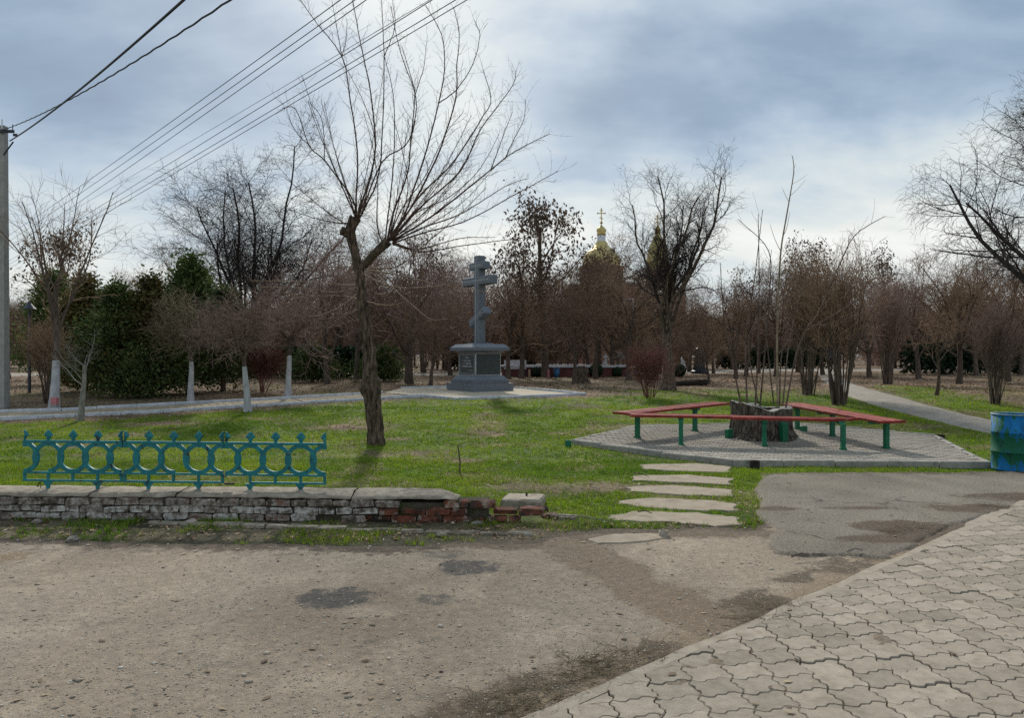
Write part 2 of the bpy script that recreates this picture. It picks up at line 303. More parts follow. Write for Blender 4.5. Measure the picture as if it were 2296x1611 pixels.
M_stonep = pmat('pinkish_stone', [(.3, (.22, .18, .15)), (.7, (.40, .34, .29))], 15, .92, .4, rnd=.25)
M_gold = pmat('gilded_dome', [(.3, (.40, .31, .11)), (.7, (.56, .45, .20))], 2, .38, .1, metal=.85, coord='World')
M_cbrick = pmat('church_brick', [(.3, (.20, .085, .065)), (.7, (.32, .15, .115))], 1.5, .9, .2, coord='World')
M_cwhite = pmat('white_plaster', [(.3, (.58, .60, .63)), (.7, (.72, .73, .75))], 3, .8, .1)
M_dark = pmat('dark_pane', [(.3, (.012, .016, .02)), (.7, (.03, .035, .04))], 3, .15, 0)
M_statue = pmat('white_statue_plaster', [(.3, (.55, .57, .60)), (.7, (.74, .75, .77))], 8, .8, .2)
M_bluebin = pmat('blue_bin_paint', [(.3, (.03, .12, .27)), (.7, (.06, .2, .38))], 9, .5, .2)
M_basin = pmat('maroon_basin', [(.3, (.10, .035, .035)), (.7, (.18, .06, .055))], 4, .8, .2)
M_wood = pmat('cut_wood', [(.3, (.23, .15, .085)), (.7, (.42, .29, .17))], 9, .85, .4)
M_woodg = pmat('weathered_cut_wood', [(.3, (.19, .175, .155)), (.7, (.36, .34, .31))], 14, .9, .5, coord='World')
M_rot = pmat('rotten_wood', [(.3, (.012, .009, .007)), (.7, (.05, .038, .028))], 12, .95, .6)
M_wire = pmat('black_cable', [(.3, (.012, .012, .013)), (.7, (.025, .025, .027))], 5, .6, 0)
M_pole = pmat('concrete_pole', [(.3, (.25, .25, .235)), (.7, (.35, .35, .33))], 7, .85, .3, 40, spots=[(40, .66, .72, (.2, .2, .19), 3.0)])
M_pink = pmat('faded_red_paint', [(.3, (.40, .12, .13)), (.7, (.52, .24, .25))], 12, .8, .2)
M_lampm = pmat('dark_lamp_metal', [(.3, (.02, .025, .035)), (.7, (.05, .055, .07))], 8, .5, .1)
M_path = pmat('grey_path', [(.3, (.21, .185, .152)), (.55, (.30, .268, .222)), (.75, (.36, .325, .275))], 3, .92, .4, 40, coord='World', spots=[(30, .58, .68, (.2, .185, .165), 3.0)])
def barrel_mat():
    m = bpy.data.materials.new('peeling_blue_on_green_paint'); m.use_nodes = True; nt = m.node_tree; b = nt.nodes['Principled BSDF']
    o = node(nt, 'ShaderNodeTexCoord').outputs['Object']
    v = vmath(nt, 'MULTIPLY', o, (1, 1, .38))
    a = node(nt, 'ShaderNodeTexNoise', {'Vector': v, 'Scale': 9.0, 'Detail': 9.0, 'Roughness': .72}).outputs[0]
    big = node(nt, 'ShaderNodeTexNoise', {'Vector': o, 'Scale': 2.3, 'Detail': 2.0}).outputs[0]
    z = node(nt, 'ShaderNodeSeparateXYZ', {0: o}).outputs[2]
    low = node(nt, 'ShaderNodeMapRange', {0: math_(nt, 'ABSOLUTE', math_(nt, 'SUBTRACT', z, .33)), 1: .08, 2: .34, 3: .10, 4: -.05}).outputs[0]
    t = math_(nt, 'ADD', math_(nt, 'ADD', math_(nt, 'MULTIPLY', a, 1.0), math_(nt, 'MULTIPLY', math_(nt, 'SUBTRACT', big, .5), .5)), low)
    blue = ramp(nt, a, [(.3, (.003, .075, .21)), (.6, (.008, .19, .46)), (.8, (.03, .30, .56))])
    c = mixc(nt, node(nt, 'ShaderNodeMapRange', {0: t, 1: .475, 2: .50}).outputs[0], blue, (.008, .10, .05))
    f = node(nt, 'ShaderNodeTexNoise', {'Vector': v, 'Scale': 16.0, 'Detail': 9.0, 'Roughness': .75}).outputs[0]
    c = mixc(nt, node(nt, 'ShaderNodeMapRange', {0: f, 1: .57, 2: .61}).outputs[0], c, (.012, .03, .035))
    c = mixc(nt, node(nt, 'ShaderNodeMapRange', {0: f, 1: .36, 2: .33}).outputs[0], c, (.16, .38, .42))
    nt.links.new(c, b.inputs['Base Color']); b.inputs['Roughness'].default_value = .72; b.inputs['Specular IOR Level'].default_value = .25
    nt.links.new(node(nt, 'ShaderNodeBump', {'Strength': .4, 'Distance': .006, 'Height': f}).outputs[0], b.inputs['Normal'])
    return m
M_barrel = barrel_mat()
# ================================================================ GROUND
rs = np.random.default_rng(7)
PLAT = [(1.08, 13.75), (3.30, 11.35), (7.09, 11.2), (8.11, 14.5), (6.1, 16.35), (2.55, 15.9)]      # kerbed hexagon under the benches
WALL_A, WALL_B = (-9.0, 7.86), (0.33, 7.48)                                                        # front face of the low wall
PAVE_A, PAVE_B = (-0.9, 2.45), (9.3, 11.6)                                                          # edge of the clover-tile pavement
PAD = [(-2.62, 22.7), (-1.5, 21.62), (2.25, 23.2), (0.3, 26.6), (-2.2, 27.6), (-3.9, 26.6), (-4.1, 24.0)]
NEARK = [(-30, 14.6), (-16.5, 15.9), (-11.7, 17.33), (-10.29, 17.88), (-8.61, 18.73), (-6.71, 19.87), (-5.5, 20.72), (-4.54, 21.31), (-2.62, 22.7)]
FARK = [(-30, 15.8), (-17.3, 17.2), (-12.59, 18.64), (-11.26, 18.95), (-10.6, 19.35), (-9.04, 20.35), (-7.94, 21.0), (-6.41, 22.0), (-4.9, 23.2), (-4.1, 24.0)]
PATHPOLY = NEARK + FARK[::-1]
RP_L = [(23.5, 60), (20.0, 49.7), (15.2, 37.34), (12.0, 28.66), (9.96, 22.37), (9.66, 19.97), (9.66, 18.21), (9.52, 16.31), (9.51, 15.0), (9.6, 13.0), (10.2, 9), (11, 0)]
RP_R = [(12.7, 0), (11.6, 9), (10.9, 13.0), (10.85, 15.44), (10.95, 17.1), (11.1, 19.09), (11.35, 21.43), (12.2, 25.16), (13.9, 30.75), (17.6, 40.5), (21.9, 49.7), (25.5, 60)]
RPATH = RP_L + RP_R
PROM = [(-60, 41.5), (-14, 41.0), (0, 42.8), (9, 44.5), (20.5, 51.5), (60, 54), (60, 60), (20, 57.5), (8, 51), (0, 47.5), (-14, 45.5), (-60, 47)]
YARD = [(-60, 7.1)] + GP([(-500, 1203), (-100, 1205), (0, 1207), (180, 1213), (400, 1222), (640, 1218), (900, 1226), (1060, 1214), (1180, 1212), (1290, 1194), (1400, 1185), (1500, 1190), (1600, 1184), (1690, 1190), (1712, 1150), (1703, 1075), (1725, 1062), (2300, 1060)]) + [(9.6, 10.9), (14, 10.6), (60, 11), (60, -40), (-60, -40)]
ASPH = GP([(1705, 1064), (2296, 1062)]) + [(9.6, 11.0), (9.4, 10.0)] + GP([(2296, 1135), (2150, 1180), (1985, 1257), (1900, 1249), (1800, 1252), (1728, 1243), (1722, 1210), (1735, 1190), (1700, 1160), (1698, 1100)])
SLABS = [[(1437, 1044), (1560, 1041), (1640, 1049), (1636, 1063), (1500, 1058), (1440, 1054)], [(1420, 1069), (1540, 1067), (1643, 1076), (1640, 1090), (1530, 1084), (1424, 1080)],
         [(1405, 1094), (1500, 1090), (1643, 1102), (1640, 1117), (1520, 1113), (1412, 1104)], [(1385, 1126), (1470, 1119), (1600, 1126), (1656, 1135), (1650, 1149), (1560, 1148), (1440, 1141), (1390, 1133)],
         [(1362, 1163), (1420, 1150), (1560, 1153), (1655, 1163), (1662, 1180), (1600, 1184), (1500, 1175), (1375, 1170)]]
SLABS = [GP(s) for s in SLABS]
def path_band(px, py, pts, w):
    d = np.full(np.shape(px), 1e9)
    for (x0, y0), (x1, y1) in zip(pts, pts[1:]):
        ex, ey = x1 - x0, y1 - y0; t = np.clip(((px - x0) * ex + (py - y0) * ey) / (ex * ex + ey * ey), 0, 1)
        d = np.minimum(d, np.hypot(px - x0 - t * ex, py - y0 - t * ey))
    return d / w
def mixn(a, b, t): return a * (1 - t[..., None]) + np.asarray(b) * t[..., None]
LITTERZONE = [G(870, 905), G(600, 930)]
def lawn_amount(x, y):
    """how green the ground is, 0 leaf litter to 1 fresh grass"""
    n = fb(x, y, 2.4, 11); n2 = fb(x, y, 0.8, 21)
    nk = np.interp(x, [p[0] for p in NEARK] + [2.25, 5, 8, 12, 20], [p[1] for p in NEARK] + [23.2, 24.3, 24.5, 24, 24])
    front = ss(0.15, 1.5, nk - y)                                   # green on the near side of the path
    g = front * (0.92 + 0.6 * (n - 0.5))
    far = 0.22 * ss(.5, .75, n) * ss(40, 24, y)                           # patches beyond it
    g = np.maximum(g, far)
    g = np.maximum(g, 0.95 * ss(1.0, 0.0, path_band(x, y, [(4.6, 25.2), (8, 24), (9.5, 21), (8.8, 17)], 1.9)) * (.75 + .7 * (n - .5)))
    g = np.maximum(g, 0.80 * ss(1.0, 0.2, path_band(x, y, [(12.2, 14), (12.1, 18), (12.6, 22.5), (14.5, 28)], 1.5)))
    g = np.where(x > 10.5, np.minimum(g, .85 * ss(1.0, 0.2, path_band(x, y, [(12.2, 10), (12.1, 18), (12.6, 22.5), (14.5, 28)], 1.9)) + .2 * (n > .55)), g)
    g = g * (0.55 + 0.75 * ss(.28, .5, n2))
    worn = np.exp(-((x - 0.8) ** 2 / 2.2 + (y - 9.6) ** 2 / .5)) + 1.1 * np.exp(-((x + 6.9) ** 2 / 6 + (y - 16.7) ** 2 / .8)) + .8 * np.exp(-((x + 3.5) ** 2 / 2 + (y - 16.5) ** 2 / 1.5))
    return np.clip(g - .42 * worn - .40 * ss(.55, .70, fb(x, y, .9, 221)), 0, 1)
def verge_amount(x, y):
    wl = WALL_A[1] + (x - WALL_A[0]) * (WALL_B[1] - WALL_A[1]) / (WALL_B[0] - WALL_A[0])
    return ss(.05, -.1, y - np.where(x < -.2, wl + .35, 7.5))
def base_col(x, y):
    n = fb(x, y, .5, 31); n2 = fb(x, y, 3.0, 41); g = lawn_amount(x, y)
    litter = mixn(np.broadcast_to((.13, .080, .048), x.shape + (3,)), (.25, .168, .105), ss(.3, .7, n))
    litter = mixn(litter, (.11, .105, .05), .5 * ss(.45, .65, n2))
    green = mixn(np.broadcast_to((.055, .11, .008), x.shape + (3,)), (.14, .185, .016), ss(.3, .7, n))
    c = mixn(litter, (.5, .5, .5), np.zeros_like(x)); c = mixn(c, green, g)
    dirt = mixn(np.broadcast_to((.062, .046, .033), x.shape + (3,)), (.15, .115, .082), ss(.3, .7, n))
    c = mixn(c, dirt, verge_amount(x, y) * .85)
    hx = ss(.25, -.1, np.maximum.reduce([sd(x, y, s) for s in SLABS]) * -1 - .0) * ss(.45, .6, fb(x, y, .4, 77))
    return mixn(c, dirt, .7 * hx)
def grid_lines(segs):
    out = []
    for a, b, st in segs: out += list(np.arange(a, b, st))
    return np.array(out + [segs[-1][1]], float)
def sheet(name, xs, ys, zf, cf, mat):
    X, Y = np.meshgrid(xs, ys); nx, ny = len(xs), len(ys)
    V = np.stack([X, Y, zf(X, Y)], -1).reshape(-1, 3)
    i = np.arange(nx * ny).reshape(ny, nx); Q = np.stack([i[:-1, :-1], i[:-1, 1:], i[1:, 1:], i[1:, :-1]], -1).reshape(-1, 4)
    c = cf(X, Y); c, c2 = c if isinstance(c, tuple) else (c, None)
    return np_mesh(name, V, Q, mat, True, c.reshape(-1, 3), None if c2 is None else c2.reshape(-1, 4))
def yardsd(x, y): return sd(x, y, YARD) + .22 * (fb(x, y, .55, 61) - .5)
def under(x, y):
    u = .10 * ss(.25, .6, sd(x, y, YARD)) + .05 * ss(.1, .4, sd(x, y, PLAT)) + .04 * ss(.0, .3, sd(x, y, PATHPOLY)) + .04 * ss(.0, .3, sd(x, y, PAD)) + .05 * ss(.05, .4, sd(x, y, RPATH)) + .05 * ss(.1, .5, sd(x, y, PROM))
    return u
def base_z(x, y): return gz(x, y) + .05 * (fb(x, y, 1.7, 51) - .5) * ss(7.3, 9.5, y) * ss(200, 60, y) - under(x, y)
gx = grid_lines([(-1600, -200, 200), (-200, -60, 20), (-60, -22, 2), (-22, -13, .5), (-13, 13, .16), (13, 26, .5), (26, 60, 2), (60, 200, 20), (200, 1600, 200)])
gy = grid_lines([(-60, 2, 4), (2, 6.5, .5), (6.5, 13, .13), (13, 27, .2), (27, 62, .7), (62, 200, 8), (200, 1800, 200)])
ground = obj('ground', sheet('ground', gx, gy, base_z, base_col, M_ground)); tag(ground, 'brown leaf litter and soil under the park trees', None, None, 'structure')
# front yard of trodden grit
def yard_col(x, y):
    n = fb(x, y, 1.3, 71); n2 = fb(x, y, .35, 81)
    c = mixn(np.broadcast_to((.235, .184, .133), x.shape + (3,)), (.315, .252, .186), ss(.3, .7, n))
    c = mixn(c, (.30, .25, .195), .6 * ss(.5, .75, fb(x, y, 2.2, 91)))
    c = mixn(c, (.46, .375, .28), .35 * ss(.5, .75, n2))
    B = [np.broadcast_to((.12, .09, .06), x.shape + (3,)).copy(), np.zeros_like(x)]
    def soil(col, a):
        m = a > B[1]; B[0][m] = col; B[1] = np.maximum(B[1], a)
    def stain(u, v, ru, rv, amt, col):
        gx_, gy_ = G(u, v); gx2, _ = G(u + ru, v); _, gy2 = G(u, v - rv)
        d = ((x - gx_) / (gx2 - gx_)) ** 2 + ((y - gy_) / (gy2 - gy_)) ** 2
        soil(col, np.clip(amt * ss(2.2, .1, d + 1.6 * (fb(x, y, .3, 101) - .5)), 0, 1))
    for a in ((745, 1345, 75, 22, .85, (.075, .068, .06)), (820, 1335, 60, 6, .6, (.09, .08, .07)), (1060, 1275, 75, 16, .8, (.085, .076, .066)), (985, 1350, 55, 14, .62, (.12, .105, .085)), (990, 1247, 75, 9, .6, (.11, .097, .08)),
              (20, 1255, 40, 12, .6, (.22, .155, .09)), (600, 1245, 300, 7, .45, (.12, .105, .085)), (300, 1238, 300, 8, .5, (.13, .112, .09)), (1150, 1290, 60, 10, .5, (.13, .11, .085)), (1330, 1500, 50, 20, .45, (.11, .09, .065)), (520, 1500, 90, 16, .40, (.15, .125, .10)), (900, 1450, 120, 20, .40, (.15, .125, .10)), (200, 1400, 120, 16, .38, (.15, .125, .10)), (1000, 1560, 140, 24, .38, (.15, .125, .10))): stain(*a)
    # brown earth track from the broken wall end to the pavement
    tr = path_band(x, y, GP([(1240, 1200), (1290, 1240), (1380, 1285), (1470, 1335), (1560, 1385), (1640, 1415)]), .30)
    soil((.205, .152, .103), .95 * ss(1.45, .35, tr + .9 * (fb(x, y, .35, 111) - .5)))
    tr = path_band(x, y, GP([(1000, 1222), (1120, 1225), (1260, 1215), (1400, 1205), (1560, 1200), (1690, 1198)]), .22)
    soil((.15, .112, .077), .9 * ss(1.5, .3, tr + 1.0 * (fb(x, y, .3, 113) - .5)))
    e = sd(x, y, YARD)                                            # earth washed from the verge
    soil((.095, .070, .048), 1.0 * ss(.50, .0, e + .35 * (fb(x, y, .4, 115) - .5)))
    # strip of earth along the pavement
    px, py = PAVE_B[0] - PAVE_A[0], PAVE_B[1] - PAVE_A[1]; L = math.hypot(px, py); dn = ((x - PAVE_A[0]) * -py + (y - PAVE_A[1]) * px) / L
    w = fb(x, y, .7, 117)
    c = mixn(c, (.25, .185, .122), .9 * ss(.42, .16, dn + .25 * (w - .5)))
    soil((.125, .094, .064), .85 * ss(.50, .70, fb(x, y, .38, 119) + .12 * ss(.9, .4, w)) * ss(.40, .10, np.abs(dn - .22)))
    return c, np.concatenate([B[0], B[1][..., None]], -1)
yx = grid_lines([(-60, -8, 4), (-8, -5.6, .3), (-5.6, 5.6, .045), (5.6, 9.6, .09), (9.6, 60, 4)]); yy = grid_lines([(-40, 0, 4), (0, 2.6, .4), (2.6, 8.4, .045), (8.4, 12.2, .09)])
def yard_z(x, y): return gz(x, y) + .030 * ss(-.10, .10, yardsd(x, y)) - .022 + .022 * (fb(x, y, .9, 121) - .5) + .010 * (fb(x, y, .16, 123) - .5) - .03 * ss(-.15, -.6, yardsd(x, y))
yard = obj('yard', sheet('yard', yx, yy, yard_z, yard_col, M_yard)); tag(yard, 'trodden grey-brown grit yard in the foreground', None, None, 'structure')
def asd(x, y): return sd(x, y, ASPH) + .16 * (fb(x, y, .4, 131) - .5) + .05 * (vn(x, y, .06, 133) - .5)
def asph_col(x, y):
    n = fb(x, y, 1.1, 141)
    c = mixn(np.broadcast_to((.155, .13, .10), x.shape + (3,)), (.23, .197, .153), ss(.3, .7, n))
    c = mixn(c, (.24, .21, .17), .6 * ss(.52, .7, fb(x, y, .9, 143)))
    d0 = ss(.3, .0, asd(x, y)); c = mixn(c, (.20, .17, .135), .6 * d0)
    B = np.zeros_like(x)
    for u, v, a, b in ((1740, 1146, .2, .1), (1935, 1145, .35, .08), (2050, 1190, .45, .28), (1990, 1215, .4, .15), (2200, 1145, .55, .2), (2290, 1120, .6, .25)):
        gx_, gy_ = G(u, v); B = np.maximum(B, .9 * ss(2.4, .2, ((x - gx_) / a) ** 2 + ((y - gy_) / b) ** 2 + 2.0 * (fb(x, y, .25, 145) - .5)))
    B = np.maximum(B, .9 * ss(.75, .2, (10.95 - y) + .3 * (fb(x, y, .3, 147) - .5)) * (x > 3.2))
    return c, np.concatenate([np.broadcast_to((.10, .072, .048), x.shape + (3,)), B[..., None]], -1)
ax = grid_lines([(1.8, 9.8, .04)]); ay = grid_lines([(6.0, 11.3, .04)])
def asph_z(x, y): return gz(x, y) + .0125 + .042 * ss(-.012, .02, asd(x, y)) - .030 + .012 * (fb(x, y, .5, 151) - .5) - .03 * ss(-.1, -.4, asd(x, y))
asph = obj('asphalt_patch', sheet('asphalt_patch', ax, ay, asph_z, asph_col, M_asphalt)); tag(asph, 'worn dark asphalt patch before the bench platform', None, None, 'structure')
# right-hand path and far promenade
def band_mesh(name, L, R, mat, dz, n=5):
    L = [Vector(p) for p in L]; R = [Vector(p) for p in R]
    def res(P):
        o = []
        for a, b in zip(P, P[1:]):
            for k in range(n): o.append(a.lerp(b, k / n))
        return o + [P[-1]]
    L, R = res(L), res(R); V = []; Q = []; m = 4; rng = random.Random(3)
    for i in range(len(L)):
        for k in range(m + 1):
            p = L[i].lerp(R[i], k / m); j = rng.uniform(-.05, .05) if k in (0, m) else 0
            V.append((p.x + j, p.y, float(gz(p.x, p.y)) + dz + (.02 if 0 < k < m else 0) - (.03 if k in (0, m) else 0)))
    for i in range(len(L) - 1):
        for k in range(m): a = i * (m + 1) + k; Q.append((a, a + 1, a + m + 2, a + m + 1))
    me = bpy.data.meshes.new(name); me.from_pydata(V, [], Q); me.materials.append(mat); me.update(); return obj(name, me)
rp = band_mesh('path', RP_L, RP_R[::-1], M_path, .02); tag(rp, 'pale grey path curving away past the blue barrel', None, None, 'structure')
pm = band_mesh('promenade', PROM[:6], PROM[:5:-1], M_path, .02); tag(pm, 'pale promenade crossing the park far behind', None, None, 'structure')
# ---------------------------------------------------------------- clover-tile pavement, lower right
def clover(a, b, gap=.966, n=5):
    """outline of one tile: four S-shaped edges so that neighbours interlock"""
    def edge(p, q, A):
        d = (q[0] - p[0], q[1] - p[1]); L = math.hypot(*d); nrm = (d[1] / L, -d[0] / L); o = []
        for t, h in ((0, 0), (.13, .75), (.27, .85), (.40, -.05), (.60, .05), (.73, -.85), (.87, -.75)):
            o.append((p[0] + d[0] * t + nrm[0] * h * A * L, p[1] + d[1] * t + nrm[1] * h * A * L))
        return o
    c = [(0, 0), a, (a[0] + b[0], a[1] + b[1]), b]
    lo = edge(c[0], c[1], .125); ri = edge(c[1], c[2], .115)
    up = [(x + b[0], y + b[1]) for x, y in lo[1:]] ; le = [(x - a[0], y - a[1]) for x, y in ri[1:]]
    P = lo + ri + [c[2]] + up[::-1] + [c[3]] + le[::-1]
    m = ((a[0] + b[0]) / 2, (a[1] + b[1]) / 2)
    return [((x - m[0]) * gap, (y - m[1]) * gap) for x, y in P], m
def clip(poly, p, nrm):
    o = []
    for a, b in zip(poly, poly[1:] + poly[:1]):
        da = (a[0] - p[0]) * nrm[0] + (a[1] - p[1]) * nrm[1]; db = (b[0] - p[0]) * nrm[0] + (b[1] - p[1]) * nrm[1]
        if da >= 0: o.append(a)
        if (da >= 0) != (db >= 0): t = da / (da - db); o.append((a[0] + (b[0] - a[0]) * t, a[1] + (b[1] - a[1]) * t))
    return o
def slab_mesh(name, poly, th, mat, top=0.0, bev=.006):
    n = len(poly); cx_ = sum(p[0] for p in poly) / n; cy_ = sum(p[1] for p in poly) / n
    def ins(p, k): d = math.hypot(p[0] - cx_, p[1] - cy_) or 1; return (p[0] + (cx_ - p[0]) * k / d, p[1] + (cy_ - p[1]) * k / d)
    mb = MB(); V = [(x, y, top - th) for x, y in poly] + [(x, y, top - bev) for x, y in poly] + [(*ins(p, bev), top) for p in poly]
    Q = [tuple(range(2 * n, 3 * n))]
    for r in (0, n): Q += [(r + i, r + (i + 1) % n, r + n + (i + 1) % n, r + n + i) for i in range(n)]
    mb.add(V, Q); return mb.mesh(name, mat)
pd = Vector((PAVE_B[0] - PAVE_A[0], PAVE_B[1] - PAVE_A[1])).normalized(); pn = Vector((pd.y, -pd.x))
bedb = MB().add([(PAVE_A[0] - 4 * pd.x, PAVE_A[1] - 4 * pd.y, .016), (PAVE_A[0] - 4 * pd.x + 14 * pn.x, PAVE_A[1] - 4 * pd.y + 14 * pn.y, .016), (PAVE_B[0] + 6 * pd.x + 14 * pn.x, PAVE_B[1] + 6 * pd.y + 14 * pn.y, .016), (PAVE_B[0] + 6 * pd.x, PAVE_B[1] + 6 * pd.y, .016)], [(0, 1, 2, 3)])
bedx, bedy = grid_lines([(-8, -1, 1), (-1, 6.5, .03), (6.5, 26, 1.5)]), grid_lines([(-8, 2.3, 1), (2.3, 9.2, .03), (9.2, 20, 1)])
def bed_z(x, y):
    dn = (x - PAVE_A[0]) * pn.x + (y - PAVE_A[1]) * pn.y
    return np.where(dn > .004, .013 + .0205 * ss(.52, .72, fb(x, y, .55, 211)) * (.6 + .4 * vn(x, y, .05, 213)), -.15)
M_bedc = pmat('sandy_joint_fill', [(.3, .6), (.7, 1.35)], 30, .95, .5, coord='World', attr=True)
bedc = lambda x, y: mixn(np.broadcast_to((.075, .057, .04), x.shape + (3,)), (.20, .158, .112), ss(.45, .7, fb(x, y, .55, 211)))
pav = obj('pavement', sheet('pavement', bedx, bedy, bed_z, bedc, M_bedc)); tag(pav, 'clover-shaped beige paving tiles in the lower right', None, None, 'structure')
TA, TB = (.213, .024), (-.003, .168)
outl, tm = clover(TA, TB); tile_me = slab_mesh('paving_tile', outl, .03, M_tile, 0, .004)
rng = random.Random(11); spots = []
for i in range(-60, 70):
    for j in range(-40, 80):
        x = 1.2 + TA[0] * i + TB[0] * j; y = 4.4 + TA[1] * i + TB[1] * j
        dn = (x - PAVE_A[0]) * pn.x + (y - PAVE_A[1]) * pn.y
        if dn < -.16: continue
        u = CX + F * x / max(y, .1); v = YH + F * CH / max(y, .1)
        if y < 2.4 or y > 11.6 or u > 2296 + 900 / max(y - 2, 1) + 250 or v > 2000: continue
        spots.append((-1 if (u < 2330 and v < 1680) else 1, y, x, y, dn))
spots.sort(); rest = MB()
for k, (vis, _, x, y, dn) in enumerate(spots):
    ins_ = clip([(px + x, py + y) for px, py in outl], PAVE_A, pn) if dn < .2 else None
    z = .034 + rng.uniform(-.002, .002) - (.006 if rng.random() < .05 else 0)
    if k < 299:
        if ins_ is not None:
            if len(ins_) < 3: continue
            me = slab_mesh('paving_tile', [(a - x, b - y) for a, b in ins_], .03, M_tile, 0, .003)
        else: me = tile_me
        o = bpy.data.objects.new('paving_tile', me); o.location = (x, y, z); o.rotation_euler = (rng.uniform(-.006, .006), rng.uniform(-.006, .006), rng.uniform(-.008, .008)); link(o, pav)
    else:
        p = ins_ if ins_ is not None else [(px + x, py + y) for px, py in outl]
        if len(p) >= 3: rest.prism(p, z - .03, z)
if rest.v: tag(rest.build('paving_tile_field', M_tile, pav), None, None, None, 'stuff')
# thin cement haunch along its edge
hb = MB(); rng = random.Random(5); prev = None; L = 15.0; V = []
for k in range(90):
    s = -2 + k * L / 89; w = .045 + .05 * vn(s, 0, .6, 161); 
    if 7.2 < s < 11: w += .05
    q = [(PAVE_A[0] + pd.x * s + pn.x * .005, PAVE_A[1] + pd.y * s + pn.y * .005), (PAVE_A[0] + pd.x * s - pn.x * w, PAVE_A[1] + pd.y * s - pn.y * w)]
    V += [(*q[0], .030), (*q[1], .020 + rng.uniform(0, .006)), (q[1][0] - pn.x * .012, q[1][1] - pn.y * .012, -.02)]
hb.add(V, [(3 * k, 3 * k + 1, 3 * k + 4, 3 * k + 3) for k in range(89)] + [(3 * k + 1, 3 * k + 2, 3 * k + 5, 3 * k + 4) for k in range(89)])
M_haunch = pmat('sandy_cement', [(.3, (.24, .2, .15)), (.7, (.36, .315, .25))], 9, .95, .5, coord='World', bdist=.01)
hb.build('cement_edging', M_haunch, pav)
# ---------------------------------------------------------------- stepping slabs
SL_T = ['farthest concrete stepping slab, touching the bench platform kerb', 'second concrete stepping slab counted from the bench platform', 'middle slab of the five concrete stepping slabs', 'second concrete stepping slab counted from the grit yard', 'nearest and broadest concrete stepping slab beside the grit yard']
for s, lb in zip(SLABS, SL_T):
    c = (sum(p[0] for p in s) / len(s), sum(p[1] for p in s) / len(s)); rng = random.Random(int(c[1] * 100)); poly = []
    for a, b in zip(s, s[1:] + s[:1]):
        for k in range(5): t = k / 5; poly.append((a[0] + (b[0] - a[0]) * t - c[0] + rng.uniform(-.045, .045), a[1] + (b[1] - a[1]) * t - c[1] + rng.uniform(-.03, .03)))
    if sum(a[0] * b[1] - b[0] * a[1] for a, b in zip(poly, poly[1:] + poly[:1])) < 0: poly.reverse()
    o = obj('stepping_slab', slab_mesh('stepping_slab', poly, .08, M_slab, 0, .012)); o.location = (c[0], c[1], float(gz(*c)) + .016); tag(o, lb, 'slab', 'stepping slabs across the grass')
s = GP([(1312, 1214), (1380, 1203), (1450, 1201), (1505, 1203), (1495, 1213), (1420, 1222), (1340, 1224)]); s = s if sum(a[0] * b[1] - b[0] * a[1] for a, b in zip(s, s[1:] + s[:1])) > 0 else s[::-1]
c = (sum(p[0] for p in s) / 7, sum(p[1] for p in s) / 7); rng = random.Random(9); poly = []
for a, b in zip(s, s[1:] + s[:1]):
    for k in range(5): t = k / 5; poly.append((a[0] + (b[0] - a[0]) * t - c[0] + rng.uniform(-.02, .02), a[1] + (b[1] - a[1]) * t - c[1] + rng.uniform(-.012, .012)))
t = thing('broken_slab', 'broken concrete slab with a short pipe stub before the stepping slabs', 'slab', (c[0], c[1], .022))
obj('slab', slab_mesh('slab', poly, .06, M_slab, 0, .012), t)
px, py = G(1488, 1207); MB().lathe([(.045, -.03), (.045, .045), (.034, .045), (.034, -.01)], 16, (px - c[0], py - c[1], 0), False, False).build('pipe_stub', M_conc, t, True)
# ---------------------------------------------------------------- bench platform with pavers and kerb stones
PZ = .09
plat = MB().prism([(p[0] + (4.65 - p[0]) * .014, p[1] + (13.85 - p[1]) * .014) for p in PLAT], -.1, PZ - .03, lambda x, y: float(gz(x, y))).build('paved_platform', M_bed); tag(plat, 'kerbed hexagonal paved platform under the red benches', None, None, 'structure')
inner = PLAT; cxp = sum(p[0] for p in PLAT) / 6; cyp = sum(p[1] for p in PLAT) / 6
u0 = Vector((PLAT[2][0] - PLAT[1][0], PLAT[2][1] - PLAT[1][1])).normalized(); v0 = Vector((-u0.y, u0.x))
rng = random.Random(21); pl = []
STUMP = (4.66, 14.15)
for j in range(-3, 55):
    for i in range(-30, 40):
        ox = (i + .5 * (j % 2)) * .205 + rng.uniform(-.004, .004); oy = j * .104 + .13
        x = PLAT[1][0] + u0.x * ox + v0.x * oy; y = PLAT[1][1] + u0.y * ox + v0.y * oy
        d = float(sd(x, y, PLAT))
        if d < .04 or math.hypot(x - STUMP[0], y - STUMP[1]) < .55: continue
        pl.append((y, x, d))
pl.sort(); pv_me = MB().bevbox((0, 0, -.02), (.190, .087, .04), .006).mesh('paver', M_paver); rest = MB(); az = math.atan2(u0.y, u0.x)
edges = list(zip(PLAT, PLAT[1:] + PLAT[:1]))
